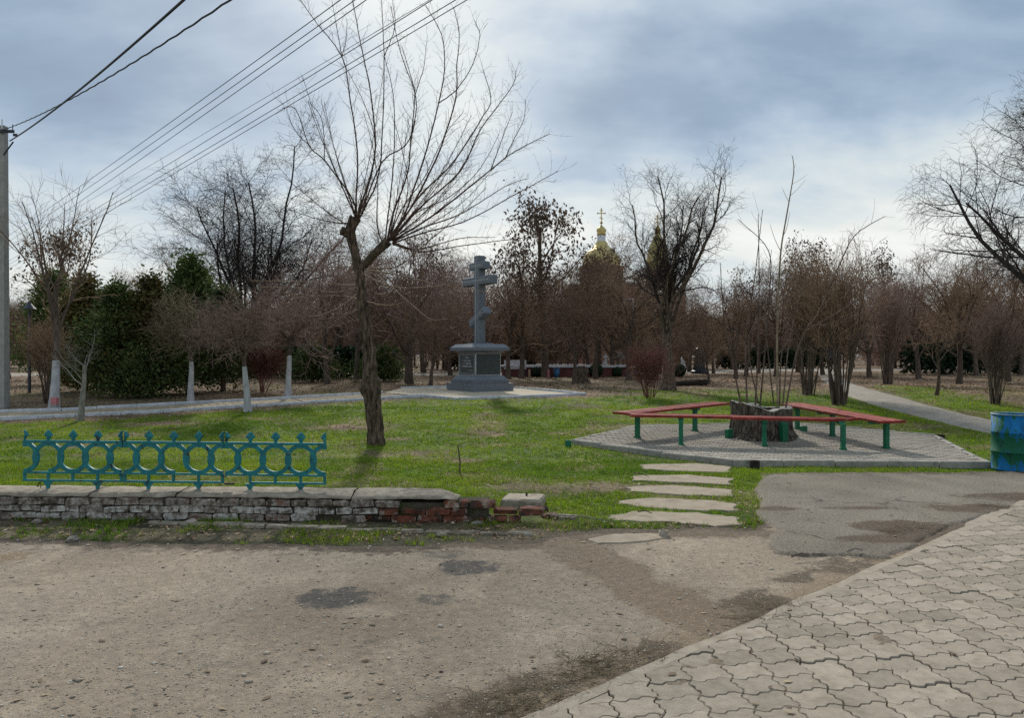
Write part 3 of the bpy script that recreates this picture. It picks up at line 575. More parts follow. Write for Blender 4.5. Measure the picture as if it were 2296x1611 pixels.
for k, (y, x, d) in enumerate(pl):
    z = float(gz(x, y)) + PZ + rng.uniform(-.004, .004)
    if d < .14:
        p = [(x + u0.x * a * .0985 + v0.x * b * .048, y + u0.y * a * .0985 + v0.y * b * .048) for a, b in ((-1, -1), (1, -1), (1, 1), (-1, 1))]
        for a, b in edges:
            e = Vector((b[0] - a[0], b[1] - a[1])).normalized(); nn = (-e.y, e.x); p = clip(p, (a[0] + nn[0] * .085, a[1] + nn[1] * .085), nn)
            if len(p) < 3: break
        if len(p) < 3: continue
        if k < 300: obj('paver', slab_mesh('paver', [(a - x, b - y) for a, b in p], .04, M_paver, 0, .004), plat, (x, y, z))
        else: rest.prism(p, z - .04, z)
    elif k < 300:
        o = bpy.data.objects.new('paver', pv_me); o.location = (x, y, z); o.rotation_euler = (rng.uniform(-.012, .012), rng.uniform(-.012, .012), az); link(o, plat)
    else: rest.bevbox((x, y, z - .02), (.190, .087, .04), .006, az, rng.uniform(-.012, .012), rng.uniform(-.012, .012))
tag(rest.build('paver_field', M_paver, plat), None, None, None, 'stuff')
for a, b in edges:
    L = math.hypot(b[0] - a[0], b[1] - a[1]); n = max(1, round(L / .72)); e = Vector((b[0] - a[0], b[1] - a[1])).normalized()
    for k in range(n):
        m = ((a[0] + e.x * L * (k + .5) / n - e.y * .04), (a[1] + e.y * L * (k + .5) / n + e.x * .04)); z = float(gz(*m))
        MB().bevbox((0, 0, 0), (L / n - .012, .08, .26), .012, 0, rng.uniform(-.01, .01), rng.uniform(-.012, .012)).build('kerbstone', M_kerbg, plat, False, (m[0], m[1], z + PZ - .125 + rng.uniform(-.008, .008)), math.atan2(e.y, e.x) + rng.uniform(-.01, .01))
# ---------------------------------------------------------------- path to the monument with whitewashed kerbs
def poly_sheet(name, L, R, mat, dz, n=6):
    V = []; Q = []
    def res(P, m=60):
        P = [Vector(p) for p in P]; d = [0]
        for a, b in zip(P, P[1:]): d.append(d[-1] + (b - a).length)
        o = []
        for k in range(m + 1):
            s = d[-1] * k / m; i = max(0, min(len(P) - 2, next((q for q in range(len(P) - 1) if d[q + 1] >= s), len(P) - 2)))
            o.append(P[i].lerp(P[i + 1], (s - d[i]) / (d[i + 1] - d[i])))
        return o
    a, b = res(L), res(R)
    for p, q in zip(a, b):
        for k in range(3): w = p.lerp(q, k / 2); V.append((w.x, w.y, float(gz(w.x, w.y)) + dz))
    for i in range(60):
        for k in range(2): Q.append((3 * i + k, 3 * i + k + 1, 3 * i + k + 4, 3 * i + k + 3))
    me = bpy.data.meshes.new(name); me.from_pydata(V, [], Q); me.materials.append(mat); me.update(); return obj(name, me), a, b
fp, la, lb = poly_sheet('footpath', NEARK, FARK, M_bed, .012); tag(fp, 'tan paved footpath with white kerbs leading to the stone cross', None, None, 'structure')
tile2 = slab_mesh('paver', clover((.20, 0), (0, .20), .95)[0], .02, M_pathp, 0, .003); rng = random.Random(31); lst = []
def along(P, s):
    for a, b in zip(P, P[1:]):
        l = math.hypot(b[0] - a[0], b[1] - a[1])
        if s <= l: t = s / l; return a[0] + (b[0] - a[0]) * t, a[1] + (b[1] - a[1]) * t, math.atan2(b[1] - a[1], b[0] - a[0])
        s -= l
    return None
TL = sum(math.hypot(b[0] - a[0], b[1] - a[1]) for a, b in zip(NEARK, NEARK[1:])); s = .1
while s < TL - .15:
    x, y, a = along(NEARK, s); nx_, ny_ = -math.sin(a), math.cos(a)
    for k in range(9):
        d = .14 + k * .20; X, Y = x + nx_ * d, y + ny_ * d
        if float(sd(X, Y, PATHPOLY)) > .09: lst.append((0 if -13.2 < X else 1, Y, X, a))
    s += .20
lst.sort(); rest = MB(); tp = clover((.20, 0), (0, .20), .95)[0]
for k, (o_, Y, X, a) in enumerate(lst):
    z = float(gz(X, Y)) + .026 + rng.uniform(-.003, .003)
    if k < 300: o = bpy.data.objects.new('paver', tile2); o.location = (X, Y, z); o.rotation_euler = (0, 0, a); link(o, fp)
    else: ca, sa = math.cos(a), math.sin(a); rest.prism([(X + p * ca - q * sa, Y + p * sa + q * ca) for p, q in tp], z - .02, z)
if rest.v: tag(rest.build('paver_field', M_pathp, fp), None, None, None, 'stuff')
def kerb_run(P, parent, seg=.95, h=.085, w=.075, mat=None, close=False):
    P = P + P[:1] if close else P
    for a, b in zip(P, P[1:]):
        L = math.hypot(b[0] - a[0], b[1] - a[1]); n = max(1, round(L / seg)); e = ((b[0] - a[0]) / L, (b[1] - a[1]) / L)
        for k in range(n):
            m = (a[0] + e[0] * L * (k + .5) / n, a[1] + e[1] * L * (k + .5) / n); z0 = float(gz(m[0] - e[0] * L / n / 2, m[1] - e[1] * L / n / 2)); z1 = float(gz(m[0] + e[0] * L / n / 2, m[1] + e[1] * L / n / 2))
            MB().bevbox((0, 0, 0), (L / n - .01, w, .2), .01, 0, rng.uniform(-.02, .02), -math.atan2(z1 - z0, L / n)).build('kerbstone', mat or M_kerbw, parent, False, (m[0], m[1], (z0 + z1) / 2 + h - .1 + rng.uniform(-.008, .008)), math.atan2(e[1], e[0]) + rng.uniform(-.008, .008))
kerb_run(NEARK[1:], fp); kerb_run(FARK[1:], fp)
pad = MB()
V = [(*p, float(gz(*p)) + .03) for p in PAD]; m = (sum(p[0] for p in PAD) / 7, sum(p[1] for p in PAD) / 7); V.append((*m, float(gz(*m)) + .03))
pad.add(V, [(i, (i + 1) % 7, 7) for i in range(7)]); pado = pad.build('monument_pad', M_grit); tag(pado, 'tan gritted pad with white kerbs around the stone cross', None, None, 'structure')
kerb_run(PAD[:6], pado)
# ================================================================ LOW BRICK WALL
wl = thing('brick_wall', 'low crumbling limewashed brick wall with a concrete coping', 'wall', (0, 0, 0))
wd_ = Vector((WALL_B[0] - WALL_A[0], WALL_B[1] - WALL_A[1])); wlen = wd_.length; wd_.normalize(); wn = Vector((-wd_.y, wd_.x)); wa = math.atan2(wd_.y, wd_.x)
def wp(s, d, z): return (WALL_A[0] + wd_.x * s + wn.x * d, WALL_A[1] + wd_.y * s + wn.y * d, z)
core = MB(); core.box(wp(wlen / 2 - .28, .20, .085), (wlen - .60, .33, .21), wa); core.build('mortar_core', M_mortar, wl)
rng = random.Random(41)
bricks = [MB().bevbox((0, 0, 0), (l, .12, h), .012, 0, 0, 0, .010, rng).mesh('brick', m) for m in (M_brick, M_brickr, M_brickw) for l, h in ((.238, .064), (.238, .06), (.15, .062), (.115, .064), (.2, .058))]
blen = [.238, .238, .15, .115, .2]
for row, (z0, off, end) in enumerate(((.036, .0, wlen - .10), (.112, .13, wlen - .03), (.190, .06, wlen - .52))):
    s = off - .2
    while s < end - .03:
        k = rng.choices(range(5), (5, 4, 1.4, 1.2, 1.5))[0]; L = blen[k]
        red = s > wlen - 1.55 + rng.uniform(-.7, .3)
        if red and s > wlen - 2.4 and rng.random() < .08: s += L; continue
        if not rng.random() < (.16, .05, .02)[row] and s + L > .0 and s + L < end + .08:
            o = bpy.data.objects.new('brick', bricks[k + (5 if red else 10 if (row < 2 and rng.random() < .72) else 0)]); o.location = wp(s + L / 2, .05 + rng.uniform(-.006, .012), z0 + rng.uniform(-.004, .004) - (.003 * row))
            o.rotation_euler = (rng.uniform(-.03, .03), rng.uniform(-.025, .025), wa + rng.uniform(-.03, .03) + (math.pi if rng.random() < .5 else 0)); link(o, wl)
        s += L + rng.uniform(.01, .03)
# coping: sloping mortar cap in lengths with cracks between
cuts = [0, 2.1, 4.72, 5.62, 7.4, wlen - .86]
for ci, (a, b) in enumerate(zip(cuts, cuts[1:])):
    n = max(4, int((b - a) / .07)); V = []; prof = ((.004, .228), (.000, .243), (.06, .262), (.18, .280), (.30, .287), (.365, .275), (.37, .20)); m = len(prof)
    for i in range(n + 1):
        s = a + .008 + (b - a - .016) * i / n; endf = 0
        for (d, z) in prof:
            jz = .016 * (vn(s, d * 3, .12, 171) - .5) + .012 * (vn(s, d, .5, 173) - .5); jd = .02 * (vn(s, z * 9, .15, 175) - .5)
            drop = 0
            if ci == len(cuts) - 2: drop = .05 * float(ss(b - .22, b, s)) * (1 if z > .235 else 0); jd += .10 * float(ss(b - .22, b, s)) * (1 if d > .1 else 0) * -1
            js = .02 * (vn(d * 5, ci * 3.3, .3, 177) - .5) if i in (0, n) else 0
            V.append(wp(s + js, d + jd, z + jz - drop))
    Q = [(i * m + k, (i + 1) * m + k, (i + 1) * m + k + 1, i * m + k + 1) for i in range(n) for k in range(m - 1)] + [tuple(range(m - 1, -1, -1)), tuple(n * m + k for k in range(m))]
    MB().add(V, Q).build('coping', M_conc, wl, True)
# broken end: loose bricks and mortar on the ground
for (u, v, l, h, rz, z, mt) in ((1200, 1150, .24, .06, .3, .03, M_brickr), (1265, 1166, .26, .045, -.25, .015, M_brick), (1235, 1163, .16, .045, .2, .012, M_brickr)):
    x, y = G(u, v); o = MB().bevbox((0, 0, 0), (l, .12, h), .008, 0, 0, 0, .008, rng).build('fallen_brick', mt, None, False, (x, y + .04, z), rz)
    tag(o, {1200: 'red brick left at the very end of the broken low wall', 1265: 'pale loose brick lying farthest right of the broken wall', 1235: 'small red brick piece next to the wall end in grass', 1150: 'red brick stub in front of the concrete block'}[u], 'brick', 'loose bricks at the wall end')
# concrete block behind the wall end, with an iron stub
bx_, by_ = G(1175, 1140); t = thing('concrete_block', 'square concrete footing block with an iron stub behind the broken wall end', 'concrete block', (bx_, by_ + .10, 0), rad(-10))
MB().bevbox((0, 0, .05), (.44, .40, .13), .025, 0, 0, 0, .008, rng).build('block', M_conc, t); MB().tube([(.02, .05, .10), (.025, .05, .145)], .012, 6).build('iron_stub', M_iron, t)
# edging slabs in the grass before the wall
ed = thing('edging_strip', 'half-buried line of concrete edging slabs in the grass before the wall', 'edging', (0, 0, 0)); P = [G(330, 1177), G(520, 1184), G(760, 1192), G(1000, 1198), G(1215, 1204)]
tl = sum(math.hypot(b[0] - a[0], b[1] - a[1]) for a, b in zip(P, P[1:])); s = 0
while s < tl - .1:
    L = rng.uniform(.22, .34); r = along(P, min(s + L / 2, tl - .01)); wdt = .11 if s < tl * .5 else .035
    MB().bevbox((0, 0, 0), (L - .012, wdt, .07), .01, 0, 0, 0, .007, rng).build('slab', M_conc, ed, False, (r[0], r[1] + wdt / 2, -.008 + rng.uniform(-.008, .010)), r[2] + rng.uniform(-.05, .05)); s += L
# ================================================================ CAST-IRON FENCE, three panels
PIT, RR, RT, ZC = .2625, .162, .041, .318
def ring_pts(x0, a0, a1, n, r): return [(x0 + r * math.cos(a0 + (a1 - a0) * i / n), ZC + r * math.sin(a0 + (a1 - a0) * i / n)) for i in range(n + 1)]
def flat_arc(mb, x0, a0, a1, n, ro, ri, th):
    V = []
    for i in range(n + 1):
        a = a0 + (a1 - a0) * i / n
        for r, y in ((ri, -th / 2), (ro, -th / 2), (ro, th / 2), (ri, th / 2)): V.append((x0 + r * math.cos(a), y, ZC + r * math.sin(a)))
    Q = [(4 * i + k, 4 * i + (k + 1) % 4, 4 * i + 4 + (k + 1) % 4, 4 * i + 4 + k) for i in range(n) for k in range(4)] + [(3, 2, 1, 0), (4 * n, 4 * n + 1, 4 * n + 2, 4 * n + 3)]
    mb.add(V, Q)
def finial(half=0):
    """leaf-shaped finial; half = -1/1 keeps one side only"""
    prof = [(.018, .485), (.018, .508), (.028, .516), (.024, .526), (.054, .545), (.044, .560), (.030, .578), (.020, .592), (.006, .602)]
    V = []; n = len(prof)
    for w, z in prof:
        l, r = (-w if half <= 0 else -.006), (w if half >= 0 else .006)
        d = min(.024, w)
        V += [(l, 0, z), ((l + r) / 2, -d, z), (r, 0, z), ((l + r) / 2, d, z)]
    Q = [(4 * i + k, 4 * i + (k + 1) % 4, 4 * i + 4 + (k + 1) % 4, 4 * i + 4 + k) for i in range(n - 1) for k in range(4)] + [(3, 2, 1, 0), tuple(4 * n - 4 + k for k in range(4))]
    return MB().add(V, Q)
def fence_panel(loc, rz, ry, label, brk):
    t = thing('iron_fence_panel', label, 'fence', loc, rz, 'teal fence panels on the low wall'); t.rotation_euler = (0, ry, rz); W_ = 4 * PIT; g = .008
    MB().bevbox((W_ / 2, 0, .482), (W_ - .004, .034, .026), .006).build('top_rail', M_teal, t)
    if brk == 3: segs = ((PIT * .98, W_),)
    else: segs = ((0, W_),)
    MB().bevbox((W_ / 2, 0, .160), (W_ - .004, .026, .02), .004).build('middle_rail', M_teal, t)
    for a, b in segs: MB().bevbox(((a + b) / 2, 0, .078), (b - a - .004, .026, .02), .004).build('bottom_rail', M_teal, t)
    if brk == 3: MB().bevbox((.05, 0, .066), (.10, .03, .018), .004).build('rail_stub', M_iron, t)
    for k in range(5):
        x = min(max(k * PIT, .014), W_ - .014)
        if not (brk == 3 and k == 0): MB().box((x, 0, .119), (.024, .02, .064)).build('baluster', M_teal, t)
        hf = 1 if k == 0 else (-1 if k == 4 else 0)
        finial(hf).build('finial', M_teal, t, False, (k * PIT + (g if k == 0 else -g if k == 4 else 0), 0, 0))
        if k in (0, 4): MB().box((x, 0, .452), (.03, .03, .05)).build('end_lug', M_teal, t)
        elif 1: MB().box((x, 0, .452), (.016, .02, .036)).build('lug', M_teal, t)
        r = MB(); ro, ri = RR, RR - RT
        if k == 0: flat_arc(r, g, -math.pi / 2, math.pi / 2, 16, ro, ri, .022)
        elif k == 4: flat_arc(r, W_ - g, math.pi / 2, 3 * math.pi / 2, 16, ro, ri, .022)
        elif brk == 1 and k == 1: flat_arc(r, k * PIT, -math.pi / 2 + .05, math.pi * 1.15, 26, ro, ri, .022)
        elif brk == 2 and k == 2: flat_arc(r, k * PIT, -math.pi * .18, math.pi * 1.5 + .1, 30, ro, ri, .022)
        else: flat_arc(r, k * PIT, 0, 2 * math.pi, 36, ro, ri, .022)
        r.build('ring', M_teal, t)
    for k in range(4):                                            # lens plates where the rings cross
        x = (k + .5) * PIT; hh = .102; V = []
        for i in range(13):
            z = -hh + 2 * hh * i / 12; w = max(.004, math.sqrt(max(0, RR ** 2 - z * z)) - PIT / 2 + .002)
            V += [(x - w, -.013, ZC + z), (x + w, -.013, ZC + z), (x + w, .013, ZC + z), (x - w, .013, ZC + z)]
        Q = [(4 * i + j, 4 * i + (j + 1) % 4, 4 * i + 4 + (j + 1) % 4, 4 * i + 4 + j) for i in range(12) for j in range(4)] + [(3, 2, 1, 0), (48, 49, 50, 51)]
        MB().add(V, Q).build('lens_plate', M_teal, t)
    for k in (1, 3):
        V = [(k * PIT + sx * w, y, z) for z, w in ((.068, .052), (.056, .045), (.02, .016), (-.03, .013)) for sx, y in ((-1, -.012), (1, -.012), (1, .012), (-1, .012))]
        Q = [(4 * i + j, 4 * i + (j + 1) % 4, 4 * i + 4 + (j + 1) % 4, 4 * i + 4 + j) for i in range(3) for j in range(4)] + [(3, 2, 1, 0), (12, 13, 14, 15)]
        MB().add(V, Q).build('foot', M_teal, t)
    return t
fx0, fy0 = W(54, 1093, 7.9)[0], 7.9
fl = ['teal cast-iron fence panel at the left end of the three, a ring broken below', 'middle teal cast-iron fence panel of ringed openwork', 'teal cast-iron fence panel at the right end of the three, lower rail cut short']
for k in range(3):
    x = fx0 + .006 + k * 1.062; y = fy0 - .02 - .04 * k
    fence_panel((x, y, .288 - .006 * k), rad(-2.0), rad(.35), fl[k], k + 1)
for k in (1, 2):                                                   # wire ties binding the panels
    x = fx0 + k * 1.062 - .004; tt = thing('wire_tie', ['', 'wire binding the left and middle teal fence panels', 'wire binding the middle and right teal fence panels'][k], 'wire', (x, fy0 - .02 - .04 * k, .288))
    for z in (.50, .535, .135): MB().tube([(.035 * math.cos(a), .03 * math.sin(a), z + .01 * math.sin(2 * a)) for a in [i * math.pi / 6 for i in range(13)]], .003, 5, False).build('loop', M_iron, tt)
ct = MB().tube([(.0, -.03, .05), (-.035, -.035, .03), (-.05, -.035, -.0), (-.045, -.03, -.012), (-.02, -.03, .04), (-.012, -.03, .0), (-.02, -.03, -.02)], .0045, 6).build('wire_loop', M_iron, None, True, (fx0 + .22, fy0 - .02, .31)); tag(ct, 'thin black wire loop hanging at the left fence foot', 'wire')
# ================================================================ STONE CROSS MONUMENT
mal = math.asin(.595); d1 = Vector((.595, -.804, 0)); d2 = Vector((.804, .595, 0)); S = 1.61
corner = Vector((-1.25, 24.24, 0)); ctr = corner - d1 * S / 2 + d2 * S / 2; MZ = float(gz(ctr.x, ctr.y)) + .02
mon = thing('stone_cross', 'grey granite eight-pointed cross on a tall stepped pedestal', 'monument', (ctr.x, ctr.y, MZ), math.atan2(d1.y, d1.x))
# local x runs along the inscribed face, local -y is its outward side
def frust(z0, z1, s0, s1, bev=0.0):
    V = [(sx * s / 2, sy * s / 2, z) for z, s in ((z0, s0), (z1, s1)) for sx, sy in ((-1, -1), (1, -1), (1, 1), (-1, 1))]
    return MB().add(V, [(3, 2, 1, 0), (4, 5, 6, 7), (0, 1, 5, 4), (1, 2, 6, 5), (2, 3, 7, 6), (3, 0, 4, 7)])
b = MB(); b.box((-.3, 0, .12), (1.0, S, .27)); b.box((.508, 0, .118), (.604, S - .006, .266)); b.build('base_block', M_granite, mon)
b = MB(); b.box((-.19, 0, .31), (1.02, 1.40, .12)); b.box((.515, 0, .309), (.37, 1.394, .118)); b.build('step', M_granite, mon)
frust(.37, .505, 1.34, 1.10).build('moulding', M_granite, mon)
die = MB().box((0, 0, .88), (1.00, 1.00, .75)).build('die', M_granited, mon)
for nx_, ny_, rz in ((0, -1, 0), (1, 0, math.pi / 2)):
    fr = MB(); D = .506
    for zz, ww in ((.525, .98), (1.235, .98)): fr.box((nx_ * D, ny_ * D, zz), (ww, .012, .014) , rz)
    for sx in (-.49, .49): fr.box((nx_ * D + (sx if nx_ == 0 else 0), ny_ * D + (sx if ny_ == 0 else 0), .88), (.014, .0125, .70), rz)
    if ny_:
        for zz in (.575, 1.19): fr.box((0, -.505, zz), (.76, .008, .009))
        for sx in (-.435, .435): fr.box((sx, -.505, .882), (.009, .008, .53))
        for sx in (-1, 1):
            for sz in (-1, 1): fr.box((sx * .408, -.505, .882 + sz * .287), (.075, .008, .009), 0, 0, -sx * sz * rad(-45))
    fr.build('border_line', M_line, die)
frust(1.255, 1.33, 1.04, 1.26).build('neck', M_granite, mon); frust(1.33, 1.43, 1.44, 1.44).build('cap', M_granite, mon); frust(1.43, 1.545, 1.43, 1.17).build('cap_slope', M_granite, mon)
frust(1.545, 1.59, .60, .58).build('plinth', M_granite, mon)
def chamfer_bar(p0, p1, w, dpt, ch=.035):
    """bar from p0 to p1 in the local xz plane with chamfered long edges"""
    p0, p1 = Vector(p0), Vector(p1); t = (p1 - p0).normalized(); u = Vector((0, 1, 0)); v = t.cross(u)
    o = [(-w / 2, -dpt / 2 + ch), (-w / 2 + ch, -dpt / 2), (w / 2 - ch, -dpt / 2), (w / 2, -dpt / 2 + ch), (w / 2, dpt / 2 - ch), (w / 2 - ch, dpt / 2), (-w / 2 + ch, dpt / 2), (-w / 2, dpt / 2 - ch)]
    V = []
    for p, k in ((p0, .86), (p0 + t * .03, 1), (p1 - t * .03, 1), (p1, .86)): V += [p + v * (a * k) + u * (c_ * k) for a, c_ in o]
    return MB().add(V, [(i * 8 + j, i * 8 + (j + 1) % 8, i * 8 + 8 + (j + 1) % 8, i * 8 + 8 + j) for i in range(3) for j in range(8)] + [tuple(range(7, -1, -1)), tuple(range(24, 32))])
ZT = 4.50
chamfer_bar((0, 0, 1.58), (0, 0, ZT), .30, .30).build('shaft', M_granite, mon)
chamfer_bar((-.84, 0, 3.66), (.84, 0, 3.66), .30, .304).build('arm', M_granite, mon)
chamfer_bar((-.42, 0, 4.16), (.42, 0, 4.16), .26, .308).build('upper_bar', M_granite, mon)
chamfer_bar((-.43, 0, 2.20), (.43, 0, 2.68), .29, .308).build('slanted_footrest', M_granite, mon)
ln = MB(); ln.box((0, -.1585, 2.95), (.02, .006, 2.7)); ln.box((0, -.1595, 3.66), (1.45, .006, .018)); ln.box((0, -.1605, 4.16), (.62, .006, .016)); ln.box((0, -.1612, 2.44), (.72, .006, .016), 0, 0, -math.atan2(.48, .86)); ln.build('engraved_line', M_line, mon)
for txt, z, sz, xo in (('Спаси', 1.07, .085, 0), ('і нашої долі', .975, .085, 0), ('і не дай мир', .88, .085, 0), ('в нашій Україні', .785, .085, 0), ('Пс. 2.4', .655, .07, .22)):
    cu = bpy.data.curves.new('inscription', 'FONT'); cu.body = txt; cu.size = sz; cu.align_x = 'CENTER'; cu.extrude = .002; cu.materials.append(M_line)
    tmp = bpy.data.objects.new('tmp', cu); COL.objects.link(tmp); dg = bpy.context.evaluated_depsgraph_get(); im = bpy.data.meshes.new_from_object(tmp.evaluated_get(dg)); bpy.data.objects.remove(tmp); o = bpy.data.objects.new('inscription', im); o.location = (xo, -.505, z); o.rotation_euler = (rad(90), 0, 0); o['kind'] = 'stuff'; link(o, die)
# ================================================================ BENCHES ROUND THE STUMP
def PP(x, y): return float(gz(x, y)) + PZ
def bench(a, b, w, posts, label, stag):
    a, b = Vector(a), Vector(b); d = (b - a); L = d.length; d.normalize(); n = Vector((-d.y, d.x)); m = (a + b) / 2; ang = math.atan2(d.y, d.x)
    za, zb = PP(*a) + .50, PP(*b) + .50; tilt = -math.atan2(zb - za, L); zm = (za + zb) / 2
    t = thing('bench', label, 'bench', (m.x, m.y, PP(m.x, m.y)), ang, 'red plank benches round the stump'); H_ = zm - PP(m.x, m.y)
    rng = random.Random(int(a.x * 100)); np_ = 4; pw = w / np_
    for k in range(np_):
        o = (k - (np_ - 1) / 2) * pw; s0, s1 = stag[k]
        split = rng.uniform(.42, .58)
        for q0, q1 in ((0, split), (split, 1)):
            x0 = -L / 2 + s0 + (L - s0 - s1) * q0; x1 = -L / 2 + s0 + (L - s0 - s1) * q1
            MB().bevbox((0, 0, 0), (x1 - x0 - .006, pw - .014, .042), .006).build('plank', M_red, t, False, ((x0 + x1) / 2, o + rng.uniform(-.004, .004), H_ - .022 + rng.uniform(-.005, .005) - math.tan(tilt) * (x0 + x1) / 2)).rotation_euler = (rng.uniform(-.02, .02), tilt + rng.uniform(-.004, .004), rng.uniform(-.004, .004))
    for (px, py) in posts:
        rel = Vector((px - m.x, py - m.y)); s = rel.dot(d); zt = H_ - .045 - math.tan(tilt) * s; zg = PP(px, py) - PP(m.x, m.y)
        ps = MB().box((0, 0, (zt - .03 + zg) / 2 - .01), (.072, .072, zt - .03 - zg + .02)).build('post', M_green, t, False, (s, rel.dot(n), 0), rng.uniform(-.1, .1))
        MB().box((0, 0, zg + .012), (.10, .10, .03)).build('collar', M_green, ps)
        MB().bevbox((s, 0, zt - .022), (.09, w * .82, .045), .005, 0, 0, 0).build('cross_beam', M_green, t)
    return t
bench((2.12, 13.55), (5.86, 12.72), .44, [(2.93, 13.15), (4.32, 12.98), (5.48, 12.55)], 'long red plank bench on the near side of the stump', [(0, .42), (.0, .28), (.0, .12), (.03, .0)])
bench((1.98, 13.78), (4.35, 15.72), .44, [(2.32, 14.02), (3.62, 15.0)], 'red plank bench to the left of the stump', [(.0, .0), (.0, .0), (.0, .0), (.0, .0)])
bench((5.72, 15.55), (6.22, 12.35), .46, [(6.28, 12.72), (6.02, 14.25), (5.74, 15.25)], 'red plank bench to the right of the stump', [(.0, .0), (.0, .0), (.0, .0), (.0, .0)])
def stub(u, v, h, r, lb, mat, plat_=True, square=False, cat='post stub'):
    x, y = G(u, v)
    if plat_: y *= .945; x *= .945
    z = PP(x, y) if plat_ else float(gz(x, y)); mb = MB()
    if square: mb.bevbox((0, 0, h / 2), (r * 2, r * 2, h), .006)
    else: mb.lathe([(r, -.03), (r, h), (r * .8, h), (r * .8, h * .5)], 14, (0, 0, 0), False, True)
    o = mb.build('post_stub', mat, None, False, (x, y, z), .3); tag(o, lb, cat, 'cut-off post stubs')
stub(1634, 980, .17, .05, 'short green cut-off post left of the stump', M_green, square=True)
stub(1757, 988, .34, .055, 'taller green cut-off post against the front of the stump', M_green, square=True)
stub(1802, 964, .10, .05, 'small dark green post stub right of the stump', M_green, square=True)
stub(1274, 1004, .13, .055, 'hollow green pipe stub at the left platform corner', M_green, False)
stub(1692, 1052, .12, .075, 'rusty hollow pipe stub at the front platform kerb', M_rot, False)
stub(2107, 984, .07, .10, 'dark pipe stub at the far right platform corner', M_rot, False)
# stump
rng = random.Random(51); st = thing('tree_stump', 'broad hollow tree stump inside the ring of red benches', 'tree stump', (STUMP[0], STUMP[1], PP(*STUMP)))
n = 132; rows = [(.66, -.05), (.60, .04), (.56, .12), (.535, .25), (.53, .38), (.54, .48), (.545, .54)]; V = []
def stump_r(a): return 1 + .035 * math.sin(3 * a + 1) + .03 * math.sin(7 * a) + .03 * math.sin(11 * a + .5) + .055 * abs(math.sin(19 * a + 2 * math.sin(3 * a))) + .025 * abs(math.sin(33 * a)) - .05
def stump_h(a):
    left = max(0, math.cos(a - rad(195))) ** 3; back = max(0, math.cos(a - rad(120))) ** 4
    return .13 * left + .06 * back + .012 * math.sin(9 * a) + .02 * math.sin(5 * a)
for r, z in rows:
    for j in range(n):
        a = 2 * math.pi * j / n; rr = r * stump_r(a) * (1 + (.05 * math.sin(5 * a + .4) if z < .1 else 0)); V.append((rr * math.cos(a), rr * math.sin(a), z + (stump_h(a) * (z / .54) if z > .1 else 0)))
nr = len(rows)
Q = [(k * n + j, k * n + (j + 1) % n, (k + 1) * n + (j + 1) % n, (k + 1) * n + j) for k in range(nr - 1) for j in range(n)]
MB().add(V, Q).build('bark', M_stump, st, False)
def sring(s, dz, k=1.0):
    return [(.545 * stump_r(2 * math.pi * j / n) * s * math.cos(2 * math.pi * j / n) + (1 - s) * .1, .545 * stump_r(2 * math.pi * j / n) * s * math.sin(2 * math.pi * j / n) + (1 - s) * .18, .54 + stump_h(2 * math.pi * j / n) * k + dz) for j in range(n)]
V = sring(1.0, .0) + sring(.93, .006) + sring(.58, -.005, .5); Q = [(k * n + j, k * n + (j + 1) % n, (k + 1) * n + (j + 1) % n, (k + 1) * n + j) for k in range(2) for j in range(n)]
MB().add(V, Q).build('cut_face', M_woodg, st)
V = sring(.585, -.004, .5) + sring(.5, -.10, .2) + sring(.42, -.16, 0) + [(.06, .1, .42)]; Q = [(k * n + j, k * n + (j + 1) % n, (k + 1) * n + (j + 1) % n, (k + 1) * n + j) for k in range(2) for j in range(n)] + [(2 * n + j, 2 * n + (j + 1) % n, 3 * n) for j in range(n)]
MB().add(V, Q).build('hollow', M_rot, st)
# ================================================================ BARREL
bx2, by2 = 7.30, 11.02; bt = thing('steel_barrel', 'blue steel barrel with peeling paint at the right picture edge', 'barrel', (bx2, by2, float(gz(bx2, by2)) + .005)); R_ = .288; HB = .81
MB().lathe([(R_ * .97, 0), (R_ + .006, .004), (R_ + .006, .02), (R_, .028), (R_, .25), (R_ + .012, .262), (R_ + .012, .278), (R_, .29), (R_, .53), (R_ + .012, .542), (R_ + .012, .558), (R_, .57), (R_, HB - .012), (R_ - .012, HB - .01), (R_ - .012, .1)], 48, (0, 0, 0), True, True).build('body', M_barrel, bt, True)
MB().lathe([(R_ - .006, HB - .012), (R_ + .009, HB - .010), (R_ + .011, HB), (R_ + .006, HB + .008), (R_ - .004, HB + .007), (R_ - .008, HB - .004)], 48, (0, 0, 0), False, False).build('rim', pmat('worn_rim', [(.3, (.10, .22, .26)), (.7, (.34, .42, .42))], 16, .5, .2), bt, True)
# ================================================================ UTILITY POLE AND WIRES
px, py = -13.28, 19.77; pz = float(gz(px, py)); po = thing('utility_pole', 'grey concrete utility pole at the left picture edge', 'pole', (px, py, pz))
MB().bevbox((0, 0, 0), (.01, .01, .01), .001)
V = [(sx * w / 2, sy * w / 2, z) for z, w in ((-.3, .235), (7.35, .17)) for sx, sy in ((-1, -1), (1, -1), (1, 1), (-1, 1))]
MB().add(V, [(3, 2, 1, 0), (4, 5, 6, 7), (0, 1, 5, 4), (1, 2, 6, 5), (2, 3, 7, 6), (3, 0, 4, 7)]).build('shaft', M_pole, po)
br = MB().box((.12, -.12, 7.18), (.5, .06, .07)).build('bracket', M_lampm, po); MB().tube([(.34, -.12, 7.2), (.34, -.12, 7.36)], .012, 6).build('pin', M_lampm, br); MB().tube([(.05, -.1, 7.25), (.05, -.1, 7.5)], .018, 6).build('insulator', M_cwhite, br); MB().box((.42, -.14, 7.08), (.10, .05, .06), .4).build('clamp', M_lampm, br)
